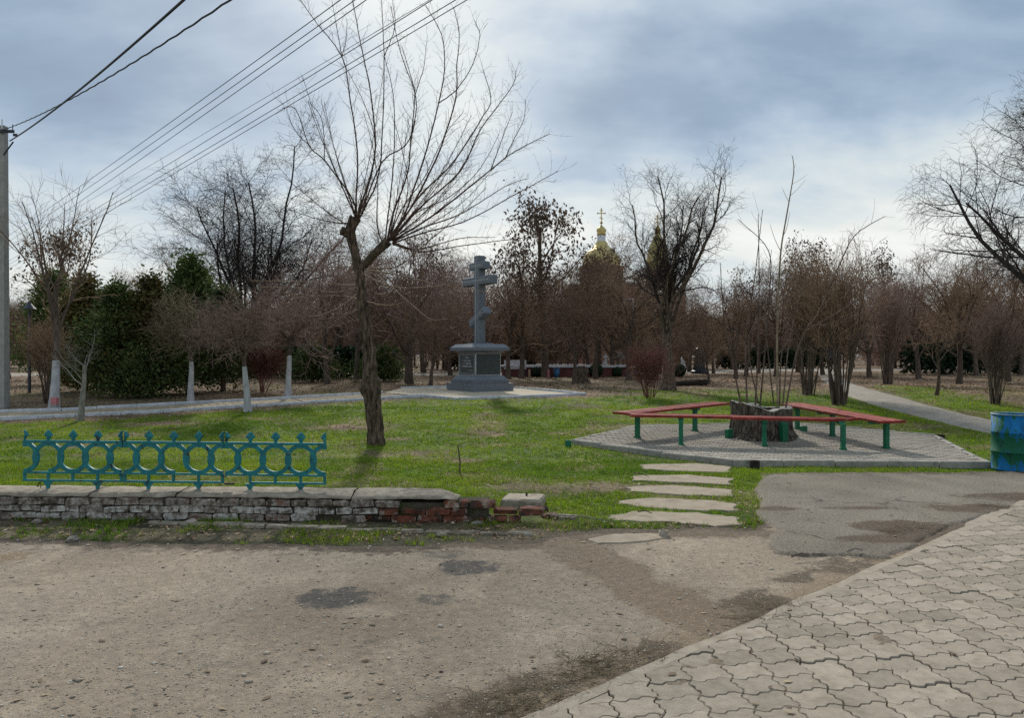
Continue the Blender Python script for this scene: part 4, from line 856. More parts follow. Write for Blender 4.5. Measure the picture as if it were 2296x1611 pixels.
def wire(name, lb, p0, p1, r, sag=.3, grp=None, twist=0):
    p0, p1 = Vector(p0), Vector(p1); n = 40 if not twist else 160; P = []
    for k in range(n + 1):
        t = k / n; q = p0.lerp(p1, t); q.z -= sag * 4 * t * (1 - t)
        if twist: q.z += .005 * math.sin(t * twist); q.x += .005 * math.cos(t * twist)
        P.append(q)
    o = MB().tube(P, r, 5, False).build(name, M_wire, None, True); tag(o, lb, 'cable', grp); return o
def ray(u, v, Y): return W(u, v, Y)
a = ray(22, 316, 19.6); e = ray(360, 0, 9.0)
wire('overhead_cable', 'thick twisted black cable rising from the pole bracket', a, Vector(a) + (Vector(e) - Vector(a)) * 1.7, .016, .25, 'pole cables')
a = ray(4, 292, 19.7); e = ray(415, 2, 9.0)
wire('overhead_cable', 'thin twisted cable rising from the tip of the pole', a, Vector(a) + (Vector(e) - Vector(a)) * 1.7, .011, .35, 'pole cables', 260)
wire('overhead_cable', 'short black cable drop below the pole bracket', ray(30, 318, 19.6), ray(8, 348, 19.6), .02, 0, 'pole cables')
WR = [((15, 527), (740, 0), 'highest'), ((15, 541), (772, 0), 'second highest'), ((15, 559), (797, 0), 'third highest'), ((15, 551), (935, 0), 'faint upper'), ((15, 584), (937, 3), 'third lowest'), ((15, 592), (985, 5), 'second lowest'), ((15, 601), (1018, 0), 'lowest')]
for (u0_, v0_), (u1_, v1_), w in WR:
    a = Vector(ray(u0_, v0_, 62)); e = Vector(ray(u1_, v1_, 17.5)); a2 = a + (a - e) * .3; e2 = e + (e - a) * .35
    wire('overhead_wire', w + ' of the straight wires slanting across the upper left sky', a2, e2, .011 if 'faint' not in w else .007, .25, 'straight overhead wires')
# ================================================================ CHURCH
CHX, CHY = W(1356, 800, 105)[0], 105.0; ch = thing('church', 'red brick church with gilded domes showing above the trees', 'church', (CHX, CHY, float(gz(0, 105))))
sc_ = 105 / F
def zz(v): return CH - (v - YH) * sc_ - .7
ch_wall = MB(); ch_wall.box((0, 4, zz(640) / 2), (9.5, 12, zz(640))); ch_wall.box((8.0, 5, zz(655) / 2), (7.0, 7.5, zz(655))); ch_wall.box((-7, 5, zz(690) / 2), (6, 7, zz(690))); ch_wall.build('wall', M_cbrick, ch)
MB().add([(-5, -2.2, zz(640)), (5, -2.2, zz(640)), (5, 10.2, zz(640)), (-5, 10.2, zz(640)), (0, 4, zz(618))], [(0, 1, 4), (1, 2, 4), (2, 3, 4), (3, 0, 4), (3, 2, 1, 0)]).build('roof', pmat('zinc_roof', [(.3, (.14, .16, .17)), (.7, (.22, .24, .25))], 2, .5, .1), ch)
dr = MB().lathe([(3.15, zz(650)), (3.15, zz(598)), (3.4, zz(597)), (3.4, zz(592))], 8, (0, 4, 0), True, True, ph=rad(22.5)).build('drum', M_cbrick, ch)
for k in range(8):
    a = k * math.pi / 4; V = [(.0, 0, 0)]; w = MB().box((3.0 * math.sin(a), 4 - 3.0 * math.cos(a), zz(622)), (.9, .16, 2.1), a).build('drum_window', M_dark, dr)
dm = MB().lathe([(2.75, zz(592)), (2.72, zz(582)), (2.66, zz(574)), (2.45, zz(565)), (2.0, zz(556)), (1.45, zz(549)), (1.0, zz(541)), (.72, zz(532))], 24, (0, 4, 0)).build('dome', M_gold, ch, False)
ln_ = MB().lathe([(.60, zz(533)), (.60, zz(517))], 12, (0, 4, 0)).build('lantern', M_cwhite, ch); 
cp = MB().lathe([(.62, zz(518)), (.66, zz(515)), (.60, zz(511)), (.72, zz(507)), (.66, zz(503)), (.4, zz(499)), (.12, zz(495)), (.07, zz(491)), (.22, zz(489)), (.22, zz(487)), (.05, zz(485))], 16, (0, 4, 0)).build('cupola', M_gold, ch, True)
def cross(parent, x, y, zb, h):
    m = MB(); m.box((x, y, zb + h / 2), (.14, .12, h)); m.box((x, y, zb + h * .66), (h * .52, .11, .13)); m.box((x, y, zb + h * .86), (h * .24, .1, .11)); m.box((x, y, zb + h * .3), (h * .3, .1, .11), 0, 0, .35)
    for dx, dz in ((-.28, .66), (.28, .66), (0, 1.0)): m.lathe([(.02, -.13), (.12, 0), (.02, .13)], 8, (x + dx * h, y, zb + dz * h))
    return m.build('cross', M_gold, parent)
cross(cp, 0, 4, zz(487), 1.95)
X2 = W(1490, 800, 105)[0] - CHX
d2_ = MB().lathe([(1.75, zz(640)), (1.75, zz(600)), (1.9, zz(598))], 8, (X2, 5, 0), True, True, ph=rad(22.5)).build('bell_drum', M_cbrick, ch)
MB().lathe([(1.7, zz(598)), (1.66, zz(575)), (1.45, zz(555)), (1.0, zz(535)), (.6, zz(520)), (.4, zz(512))], 16, (X2, 5, 0)).build('bell_dome', M_gold, ch)
c2 = MB().lathe([(.38, zz(512)), (.38, zz(503)), (.46, zz(501)), (.34, zz(497)), (.06, zz(491))], 12, (X2, 5, 0)).build('bell_cupola', M_gold, ch, True); cross(c2, X2, 5, zz(492), 1.5)
for wx, wy, wv, ww, wh in [(-3, -2.03, 700, 1.0, 3.0), (0, -2.03, 700, 1.2, 3.4), (3, -2.03, 700, 1.0, 3.0), (6.6, 1.22, 710, .9, 2.4), (9.4, 1.22, 710, .9, 2.4), (-7, 1.47, 730, .9, 2.2), (-3, -2.03, 775, 1.0, 2.2), (3, -2.03, 775, 1.0, 2.2), (8, 1.22, 775, 1, 2)]:
    f = MB(); f.box((wx, wy, zz(wv)), (ww + .4, .1, wh + .4)); f.lathe([(ww / 2 + .2, -.05), (ww / 2 + .2, .05)], 16, (0, 0, 0)); 
    f = MB(); f.box((wx, wy, zz(wv)), (ww + .4, .1, wh + .4)); w_ = f.build('window', M_cwhite, ch); MB().box((wx, wy - .06, zz(wv)), (ww, .06, wh)).build('pane', M_dark, w_)
# ================================================================ FIGURES
def figure(J, E, Rr, name, parent, mats, cuts, loc=(0, 0, 0), rz=0.0):
    """one continuous skinned body; faces take materials by height"""
    me = bpy.data.meshes.new(name); me.from_pydata(J, E, []); me.update(); o = bpy.data.objects.new(name, me); COL.objects.link(o)
    sk = o.modifiers.new('skin', 'SKIN'); sb = o.modifiers.new('sub', 'SUBSURF'); sb.levels = 1; sb.render_levels = 1
    if not me.skin_vertices: pass
    for i, r in enumerate(Rr): me.skin_vertices[0].data[i].radius = (r, r) if not hasattr(r, '__len__') else r
    me.skin_vertices[0].data[0].use_root = True
    dg = bpy.context.evaluated_depsgraph_get(); dg.update(); m2 = bpy.data.meshes.new_from_object(o.evaluated_get(dg)); bpy.data.objects.remove(o)
    m2.name = name; m2.materials.clear()
    for m in mats: m2.materials.append(m)
    for p in m2.polygons:
        p.use_smooth = True; z = p.center.z; p.material_index = sum(1 for c_ in cuts if z > c_)
    return obj(name, m2, parent, loc, rz)
def body(pose):
    # pelvis chest neck head, legs, arms: metres for a 1.7 m figure facing -y
    J = [(0, 0, .95), (0, 0, 1.15), (0, 0, 1.36), (0, 0, 1.46), (0, -.02, 1.56), (0, -.02, 1.66)]; R = [(.15, .11), (.13, .10), (.16, .10), (.055, .055), (.085, .095), (.06, .07)]
    E = [(0, 1), (1, 2), (2, 3), (3, 4), (4, 5)]
    for sx, key in ((-1, 'l'), (1, 'r')):
        hip, knee, ank, toe = (sx * .09, 0, .88), *pose[key + 'leg']; b = len(J); J += [hip, knee, ank, toe]; R += [.085, .06, .045, .04]; E += [(0, b), (b, b + 1), (b + 1, b + 2), (b + 2, b + 3)]
        sh, el, wr, ha = (sx * .19, 0, 1.38), *pose[key + 'arm']; b = len(J); J += [sh, el, wr, ha]; R += [.06, .048, .036, .034]; E += [(2, b), (b, b + 1), (b + 1, b + 2), (b + 2, b + 3)]
    return J, E, R
M_jacket = pmat('grey_blue_jacket', [(.3, (.045, .065, .095)), (.7, (.10, .13, .17))], 8, .8, .1); M_trous = pmat('black_trousers', [(.3, (.008, .008, .010)), (.7, (.02, .02, .024))], 8, .85, .1); M_skin = pmat('skin', [(.3, (.34, .20, .15)), (.7, (.42, .26, .19))], 8, .6, 0)
walk = dict(lleg=((-.10, -.14, .48), (-.10, -.02, .08), (-.10, -.16, .03)), rleg=((.10, .06, .48), (.10, .28, .12), (.10, .2, .04)), larm=((-.26, .08, 1.12), (-.27, .0, .9), (-.27, -.05, .82)), rarm=((.26, -.06, 1.12), (.27, -.18, .92), (.27, -.24, .86)))
pxp, pyp = G(1862, 836); pr = thing('person', 'person in grey-blue jacket and black trousers walking on the far path', 'person', (pxp, pyp, float(gz(pxp, pyp)) + .02), rad(-15)); pr.scale = (1.03, 1.03, 1.03)
J, E, R = body(walk); R[0] = (.17, .13); R[1] = (.18, .14); R[2] = (.20, .14); figure(J, E, R, 'body', pr, [M_trous, M_jacket, M_skin], (.86, 1.47))
MB().lathe([(.02, 1.76), (.07, 1.745), (.098, 1.69), (.105, 1.62), (.098, 1.56)], 14, (0, .012, 0)).build('hood', M_jacket, pr, True)
stat1 = dict(lleg=((-.08, -.02, .48), (-.08, 0, .08), (-.08, -.12, .03)), rleg=((.10, -.12, .5), (.10, .0, .1), (.10, -.12, .03)), larm=((-.30, -.05, 1.18), (-.16, -.2, 1.25), (-.08, -.22, 1.3)), rarm=((.30, 0, 1.16), (.22, -.1, .98), (.16, -.12, .94)))
stat2 = dict(lleg=((-.10, -.36, .80), (-.10, -.34, .42), (-.10, -.46, .38)), rleg=((.10, -.36, .80), (.10, -.36, .42), (.10, -.48, .38)), larm=((-.26, -.1, 1.14), (-.16, -.3, 1.02), (-.06, -.36, 1.0)), rarm=((.26, -.1, 1.14), (.16, -.3, 1.06), (.04, -.36, 1.1)))
for (u, v, pose, lb, hgt, ps) in ((1358, 838, stat1, 'white standing statue behind the round topiary bushes', 1.0, .35), (1529, 836, stat2, 'white seated statue beside the clipped hedge', 1.0, .45)):
    x, y = G(u, v); t = thing('statue', lb, 'statue', (x, y, float(gz(x, y))), rad(20 if u < 1400 else 60)); t.scale = (.6, .6, .6); J, E, R = body(pose)
    off = ps - (0 if u < 1400 else .38); figure([(a, b_, c_ + off) for a, b_, c_ in J], E, R, 'figure', t, [M_statue], ())
    MB().bevbox((0, 0, ps / 2), (.5, .5, ps), .03).build('pedestal', M_statue, t)
    if u > 1400: MB().bevbox((0, .02, ps + .22), (.4, .36, .46), .03).build('seat', M_statue, t)
    else: MB().tube([(-.1, -.02, ps + .98), (-.09, -.02, ps + .5), (-.09, -.02, ps + .06)], [.17, .19, .22], 12).build('drapery', M_statue, t, True)
# ================================================================ THINGS IN THE MIDDLE DISTANCE
fo = W(1262, 0, 41.5)[0]; ft = thing('fountain_basin', 'low round maroon fountain basin with a pale rim behind the cross', 'fountain', (2.9, 42.3, float(gz(0, 42.3)))); 
MB().lathe([(3.3, 0), (3.3, .48), (3.0, .5), (3.0, .1)], 40, (0, 0, 0), False, True, 1.05, .8).build('basin', M_basin, ft); MB().lathe([(3.42, .48), (3.44, .58), (2.95, .58), (2.95, .48)], 40, (0, 0, 0), False, False, 1.05, .8).build('rim', M_cwhite, ft)
for u, v, h, lb in ((1248, 847, .46, 'blue litter bin left of the dark trunks beyond the cross'), (1427, 845, .46, 'blue litter bin at the foot of the red-twigged bush'), (1731, 826, .4, 'small blue litter bin far off on the promenade')):
    x, y = G(u, v); t = thing('litter_bin', lb, 'litter bin', (x, y, float(gz(x, y))), 0, 'blue litter bins'); MB().lathe([(.13, 0), (.155, h), (.14, h), (.13, h - .1)], 20).build('body', M_bluebin, t, True); MB().lathe([(.155, h - .03), (.17, h - .03), (.17, h + .012), (.145, h + .012)], 20, cap0=False, cap1=False).build('rim', M_bluebin, t)
for u, v, w_, h, lb, mt, nm, ct_ in ((1187, 852, .09, .5, 'short brown wooden post right of the pedestal', M_wood, 'post', 'post'), (1230, 848, .10, .45, 'short pinkish post near the blue bin', M_pink, 'post', 'post'), (1392, 842, .07, 1.0, 'post carrying a small pale box beside the topiary', M_wood, 'meter_post', 'post'), (123, 922, .13, .20, 'short square post with a faded red top by the leftmost whitewashed tree', M_pole, 'marker_post', 'post')):
    x, y = G(u, v); t = thing(nm, lb, ct_, (x, y, float(gz(x, y)) - .02)); MB().bevbox((0, 0, h / 2), (w_, w_, h), .01).build('shaft', mt, t)
    if nm == 'meter_post': MB().bevbox((0, -.06, h + .15), (.42, .18, .42), .02).build('box', M_pole, t)
    if nm == 'marker_post': MB().bevbox((0, 0, h + .07), (w_ + .006, w_ + .006, .18), .012).build('red_cap', M_pink, t)
x, y = G(1568, 838); t = thing('lamp_pedestal', 'dark tapering lamp pedestal on the far promenade', 'lamp post', (x, y, float(gz(x, y)))); MB().lathe([(.5, 0), (.5, .15), (.4, .2), (.3, .9), (.24, 1.5), (.1, 1.6)], 8).build('base', M_lampm, t)
x, y = G(66, 880); t = thing('park_lamp', 'park lamp with a dark cone shade among the left conifers', 'lamp post', (W(66, 0, 24)[0], 24, float(gz(0, 24)))); MB().tube([(0, 0, 0), (0, 0, 2.65)], [.05, .04], 8).build('pole', M_lampm, t); MB().lathe([(.20, 2.68), (.05, 2.86), (.04, 2.92)], 16).build('lamp_shade', M_lampm, t)
for u0_, u1_, v, lb in ((1640, 1720, 822, 'far red park bench at the promenade edge'), (1130, 1180, 846, 'far bench with pale slats before the fountain')):
    x, y = G((u0_ + u1_) / 2, v); L = (u1_ - u0_) / F * y; t = thing('park_bench', lb, 'bench', (x, y, float(gz(x, y)))); mt = M_red if v < 830 else M_cwhite
    MB().box((0, 0, .45), (L, .4, .06)).build('seat', mt, t); MB().box((0, .2, .75), (L, .05, .3)).build('backrest', mt, t)
    for sx in (-.42, .42): MB().box((sx * L, 0, .21), (.08, .38, .42)).build('leg', M_lampm, t)
# log, old stump, stake, twig, stones
x, y = G(1550, 866); t = thing('fallen_log', 'dark fallen log lying in the leaves by the twisted willow', 'log', (x, y, float(gz(x, y)))); rng = random.Random(3); MB().tube([(-.62, 0, .08), (-.2, .02, .10), (.25, 0, .12), (.6, -.02, .14)], [.10, .11, .13, .12], 10, True, .15, rng).build('trunk', M_rot, t); MB().lathe([(.10, -.01), (.10, .01)], 12, (.38, -.05, .25)).build('cut_face', M_wood, t)
x, y = G(1302, 860); o = MB().lathe([(.42, -.02), (.36, .1), (.30, .3), (.33, .5), (.25, .66), (.12, .6)], 14, (0, 0, 0)); rng = random.Random(8); o.v = [(a * rng.uniform(.8, 1.2), b_ * rng.uniform(.8, 1.2), c_ * rng.uniform(.8, 1.15)) for a, b_, c_ in o.v]; o = o.build('rotten_stump', M_barkd, None, False, (x, y, float(gz(x, y)))); tag(o, 'dark ragged stump at the foot of the leaning middle tree', 'tree stump')
x, y = G(1030, 1062); o = MB().tube([(0, 0, -.03), (.01, .01, .15), (-.012, 0, .33), (-.022, .01, .40)], [.014, .012, .011, .008], 7).build('stake', M_bark, None, False, (x, y, float(gz(x, y)))); tag(o, 'thin dark stick standing upright in the lawn', 'stick')
rng = random.Random(71)
for u, v, r, mt, lb in ((84, 1175, .06, M_stonep, 'pinkish angular stone against the wall foot, far left'), (163, 1216, .07, M_barkg, 'flat grey stone at the left yard edge'), (430, 1176, .06, M_stonep, 'rounded pale stone in the weeds below the wall'), (1070, 1178, .055, M_barkg, 'grey stone among rubble before the wall end'), (1046, 1172, .05, M_barkg, 'smaller grey stone left of the rubble before the wall end'), (1117, 1185, .04, M_brickr, 'reddish stone among rubble at the wall end'), (990, 1204, .05, M_stonep, 'pale stone by the buried edging strip'), (500, 1232, .022, M_stonep, 'small pale pebble near the yard verge'), (1655, 1418, .03, M_stonep, 'small pale stone at the pavement edge'), (720, 1478, .025, M_stonep, 'small tan pebble in the open yard')):
    x, y = G(u, v); V, Fc = stone(rng, r); o = MB().add(V, Fc).build('stone', mt, None, False, (x, y, r * .3), rng.uniform(0, 6)); tag(o, lb, 'stone', 'loose stones by the yard')
# ================================================================ TREES
def unit(v): return v / np.maximum(np.linalg.norm(v, axis=-1, keepdims=True), 1e-9)
def grow(rg, S0, D, L, R0, K, rend=.35, wander=.12, trop=0.0, rexp=1.0):
    """N branches at once: returns points (N,K,3) and radii (N,K)"""
    N = len(S0); P = np.zeros((N, K, 3)); P[:, 0] = S0; d = unit(D); st = (L / (K - 1))[:, None]
    for k in range(1, K):
        d = unit(d + wander * rg.normal(size=(N, 3)) + np.array((0, 0, trop))); P[:, k] = P[:, k - 1] + d * st
    t = np.linspace(0, 1, K)[None]; return P, R0[:, None] * (1 - (1 - rend) * t ** rexp)
def spawn(rg, P, R, n, t0, t1, ang, angsd, L, Lsd=.25, fall=.4, rf=.55, rmin=.0025, flat=0.0):
    N, K, _ = P.shape
    t = t0 + (t1 - t0) * (np.arange(n)[None] + rg.random((N, n))) / n
    f = np.clip(t * (K - 1), 0, K - 1.001); i = f.astype(int); f = f - i; a = np.arange(N)[:, None]
    pos = P[a, i] * (1 - f[..., None]) + P[a, i + 1] * f[..., None]; tan = unit(P[a, i + 1] - P[a, i]); r = R[a, i] * (1 - f) + R[a, i + 1] * f
    ref = np.where(np.abs(tan[..., 2:3]) < .9, np.array((0, 0, 1.)), np.array((1., 0, 0))); u = unit(np.cross(tan, ref)); v = np.cross(tan, u)
    az = 2.39996 * np.arange(n)[None] + rg.random((N, 1)) * 6.28 + rg.normal(size=(N, n)) * .5
    an = np.radians(ang + angsd * rg.normal(size=(N, n)))
    d = np.cos(an)[..., None] * tan + np.sin(an)[..., None] * (np.cos(az)[..., None] * u + np.sin(az)[..., None] * v)
    if flat: d[..., 2] *= 1 - flat
    plen = np.linalg.norm(P[:, -1] - P[:, 0], axis=1)[:, None]
    ln = np.maximum(L * (1 - fall * (t - t0) / max(t1 - t0, 1e-6)) * (1 + Lsd * rg.normal(size=(N, n))), .15 * L)
    return pos.reshape(-1, 3), d.reshape(-1, 3), ln.ravel(), np.maximum(r * rf, rmin).ravel()
def tubes(chunks):
    """[(P,R,sides)] to vertices and quads"""
    Vs, Qs, base = [], [], 0
    for P, R, S_ in chunks:
        N, K, _ = P.shape; T = np.zeros_like(P); T[:, 1:-1] = P[:, 2:] - P[:, :-2]; T[:, 0] = P[:, 1] - P[:, 0]; T[:, -1] = P[:, -1] - P[:, -2]; T = unit(T)
        m = unit(P[:, -1] - P[:, 0]); ref = np.where(np.abs(m[:, 1:2]) < .7, np.array((0, 1., 0)), np.array((1., 0, 0)))[:, None]
        a = unit(np.cross(T, ref)); b = np.cross(T, a); th = 2 * np.pi * np.arange(S_) / S_
        V = P[:, :, None] + R[:, :, None, None] * (np.cos(th)[:, None] * a[:, :, None] + np.sin(th)[:, None] * b[:, :, None])
        idx = np.arange(N * K * S_).reshape(N, K, S_) + base; nx_ = np.roll(idx, -1, 2)
        Q = np.stack([idx[:, :-1], nx_[:, :-1], nx_[:, 1:], idx[:, 1:]], -1).reshape(-1, 4)
        Vs.append(V.reshape(-1, 3)); Qs.append(Q); base += N * K * S_
    return np.concatenate(Vs), np.concatenate(Qs)
def tube_mesh(name, chunks, mat): V, Q = tubes(chunks); return np_mesh(name, V, Q, mat, True)
def leaves_mesh(name, rg, pts, mat, size, droop=.6, n=2):
    """small two-triangle leaves hanging at the given points"""
    N = len(pts) * n; p = np.repeat(pts, n, 0) + rg.normal(size=(N, 3)) * size * .8
    d = unit(rg.normal(size=(N, 3)) * np.array((1, 1, .5)) - np.array((0, 0, droop))); s = unit(np.cross(d, rg.normal(size=(N, 3)))); L = size * (.7 + .7 * rg.random((N, 1)))
    nrm = np.cross(d, s)
    V = np.stack([p, p + d * L * .5 + s * L * .22 + nrm * L * .05, p + d * L, p + d * L * .5 - s * L * .22 + nrm * L * .05], 1).reshape(-1, 3)
    return np_mesh(name, V, np.arange(N * 4).reshape(N, 4), mat)
class Kind:
    def __init__(s, trunk, crown, extra=None): s.trunk, s.crown, s.extra = trunk, crown, extra or []
def tree_kind(seed, H, tl, tr, lim, bark, tw, trunk_w=.05, leaf=None, stems=1, lean=0.0, stem_ang=8, rmn=.004):
    """lim: list of levels (n, t0, t1, angle, sd, length, K, wander, tropism, sides, radius factor, fall)"""
    rg = np.random.default_rng(seed)
    if stems == 1: S0 = np.zeros((1, 3)); D = np.array([[lean, 0, 1.]]); L = np.array([tl * H]); R0 = np.array([tr])
    else:
        az = rg.random(stems) * 6.28; rr = .14 * np.sqrt(rg.random(stems)); S0 = np.stack([rr * np.cos(az), rr * np.sin(az), np.full(stems, -.02)], 1); ta = np.tan(np.radians(stem_ang)) * (.2 + rg.random(stems))
        D = np.stack([ta * np.cos(az), ta * np.sin(az), np.ones(stems)], 1); L = tl * H * (.65 + .4 * rg.random(stems)); R0 = tr * (.6 + .6 * rg.random(stems))
    S0[:, 2] -= .05
    P, R = grow(rg, S0, D, L, R0, 9, .45 if stems == 1 else .3, trunk_w, .02)
    if stems == 1: R[:, 0] *= 1.35; R[:, 1] *= 1.08
    tc_, cc_ = [(P, R, 10 if stems == 1 else 6)], []
    allP = [(P, R)]
    for li, (n, t0, t1, ang, sd_, ln, K, wan, tro, sides, rf, fall) in enumerate(lim):
        pos, d, l, r = spawn(rg, P, R, n, t0, t1, ang, sd_, ln * H, .25, fall, rf, rmn if li > 1 else .006)
        P, R = grow(rg, pos, d, l, r, K, .3, wan, tro)
        (tc_ if li == 0 else cc_).append((P, R, sides))
    k = Kind(tube_mesh('trunk', tc_, bark), tube_mesh('crown', cc_, tw)); k.P, k.R = tc_[0][0][0], tc_[0][1][0]
    if leaf:
        frac, size, mat = leaf; tips = P[:, -1]; hh = tips[:, 2] > leaf_low * H if (leaf_low := .25) else None
        sel = tips[(rg.random(len(tips)) < frac * np.clip((tips[:, 2] / H - .2) * 1.6, .15, 1))]
        k.extra.append(('dead_leaves', leaves_mesh('dead_leaves', rg, sel, mat, size, 1.2, 3)))
    return k
TREE_N = [0]
def plant(kind, name, label, loc, rz=0.0, s=1.0, cat='tree', group=None, white=None, sz=None):
    x, y = loc[0], loc[1]; t = thing(name, label, cat, (x, y, float(gz(x, y))), rz, group); t.scale = (s, s, sz or s); TREE_N[0] += 1
    obj('trunk' if cat == 'tree' else 'stems', kind.trunk, t); obj('crown' if cat == 'tree' else 'twigs', kind.crown, t)
    for nm, me in kind.extra: obj(nm, me, t)
    if white: obj('whitewash', white, t)
    return t
# ---- kinds
GL = [(19, .86, 1.0, 50, 22, .44, 8, .16, .05, 5, .5, .2), (9, .2, 1.0, 44, 16, .26, 7, .22, .04, 4, .65, .5), (7, .15, 1.0, 46, 16, .15, 6, .24, .02, 3, .85, .4)]
K_globe = [tree_kind(s, 3.3, .50, .085, GL, M_bark, tw, .03, rmn=.0065) for s, tw in ((101, M_two), (102, M_twp), (103, M_twp))]
SP = [(10, .26, 1.0, 46, 14, .52, 8, .14, .06, 6, .6, .35), (9, .2, 1.0, 44, 14, .26, 6, .2, .04, 4, .6, .5), (7, .15, 1.0, 48, 18, .145, 5, .24, .02, 3, .75, .5), (3, .2, 1.0, 44, 18, .08, 4, .24, .0, 3, .9, .3)]
K_spread = [tree_kind(s, 6.5, .55, .12, SP, M_bark, tw, .07, rmn=.0075) for s, tw in ((111, M_twb), (112, M_twp), (113, M_twb))]
K_leafy = [tree_kind(s, 9.0, .80, .16, [(12, .3, 1.0, 38, 12, .30, 6, .12, .08, 6, .5, .5), (9, .25, 1.0, 42, 14, .14, 5, .18, .02, 4, .55, .4), (9, .2, 1.0, 48, 16, .07, 4, .2, -.04, 3, .6, .4)], M_bark, M_twb, .06, (.8, .20, M_deadleaf)) for s in (121, 122)]
TW = [(10, .62, 1.0, 15, 6, .66, 12, .16, .13, 6, .55, .15), (12, .25, 1.0, 30, 10, .20, 8, .30, .10, 4, .45, .35), (10, .15, 1.0, 38, 15, .11, 7, .36, .04, 3, .6, .4), (4, .2, 1.0, 40, 15, .05, 5, .4, -.03, 3, .7, .3)]
K_twist = tree_kind(131, 7.9, .32, .25, TW, M_barkd, M_twd, .09, lean=.16)
SH = [(7, .35, 1.0, 18, 7, .40, 6, .08, .08, 4, .6, .4), (7, .2, 1.0, 32, 12, .17, 5, .16, .05, 3, .6, .4), (3, .2, 1.0, 38, 14, .08, 4, .18, .0, 3, .8, .3)]
K_shrub = [tree_kind(s, 3.8, .80, .030, SH, M_bark, tw, .05, stems=18, stem_ang=a) for s, tw, a in ((141, M_twb, 9), (142, M_twp, 8))]
K_bush = tree_kind(151, 1.9, .72, .012, [(7, .3, 1.0, 26, 10, .38, 5, .1, .05, 3, .6, .4), (7, .2, 1.0, 34, 14, .18, 4, .15, .03, 3, .6, .4), (4, .2, 1.0, 36, 14, .08, 3, .16, 0, 3, .7, .3)], M_twr, M_twr, .06, stems=20, stem_ang=17)
K_slim = tree_kind(161, 6.6, .46, .10, [(9, .45, 1.0, 19, 7, .56, 9, .07, .07, 6, .48, .3), (10, .2, 1.0, 36, 10, .17, 6, .12, .06, 3, .5, .4), (6, .3, 1.0, 42, 12, .06, 4, .14, .02, 3, .7, .3)], M_bark, M_twb, .04)
EL = [(15, .55, 1.0, 36, 12, .66, 11, .08, .085, 7, .45, .1), (17, .28, 1.0, 42, 12, .24, 7, .17, .03, 4, .42, .35), (12, .15, 1.0, 46, 15, .11, 5, .24, .01, 3, .6, .4), (5, .2, 1.0, 46, 16, .055, 4, .28, -.02, 3, .9, .3)]
K_elm = tree_kind(174, 15.5, .26, .50, EL, M_twd, M_twd, .05, rmn=.0095)
K_right = tree_kind(181, 9.5, .55, .20, [(13, .3, 1.0, 52, 14, .50, 9, .08, .04, 6, .55, .3), (12, .2, 1.0, 40, 12, .20, 6, .12, .02, 4, .5, .45), (11, .2, 1.0, 44, 15, .09, 5, .16, -.06, 3, .55, .4), (5, .2, 1.0, 50, 15, .04, 4, .15, -.2, 3, .8, .3)], M_twd, M_twd, .06)
K_far = [tree_kind(s, 9.0, .62, .14, [(14, .12, 1.0, 48, 14, .40, 5, .12, .06, 4, .6, .4), (11, .2, 1.0, 44, 14, .20, 4, .18, .04, 3, .6, .4), (10, .15, 1.0, 45, 16, .10, 3, .2, .02, 3, .9, .4), (4, .2, 1.0, 45, 16, .055, 3, .2, .0, 3, 1.0, .3)], M_bark, tw, .05, rmn=.008) for s, tw in ((191, M_twb), (192, M_twp))]
K_pale = tree_kind(201, 3.4, .44, .085, [(7, .62, 1.0, 44, 14, .38, 8, .13, .06, 6, .30, .3), (5, .3, 1.0, 40, 12, .16, 5, .16, .05, 4, .5, .4), (4, .2, 1.0, 42, 14, .07, 4, .2, .02, 3, .6, .3)], M_barkg, M_twg, .05)
K_thin = tree_kind(205, 3.6, .55, .055, [(10, .40, 1.0, 46, 12, .40, 7, .14, .05, 5, .5, .4), (7, .3, 1.0, 42, 12, .17, 5, .18, .03, 4, .5, .4), (7, .2, 1.0, 42, 14, .08, 4, .2, .0, 3, .7, .3)], M_bark, M_twb, .06, lean=-.2)
def sleeve(h, kind):
    zs = [-.03, .06, .2, h * .35, h * .55, h * .75, h]; P, R = kind.P, kind.R
    return MB().tube([(float(np.interp(z, P[:, 2], P[:, 0])), float(np.interp(z, P[:, 2], P[:, 1])), z) for z in zs], [float(np.interp(z, P[:, 2], R)) * 1.035 + .003 for z in zs], 16, False).mesh('whitewash', M_white, True)
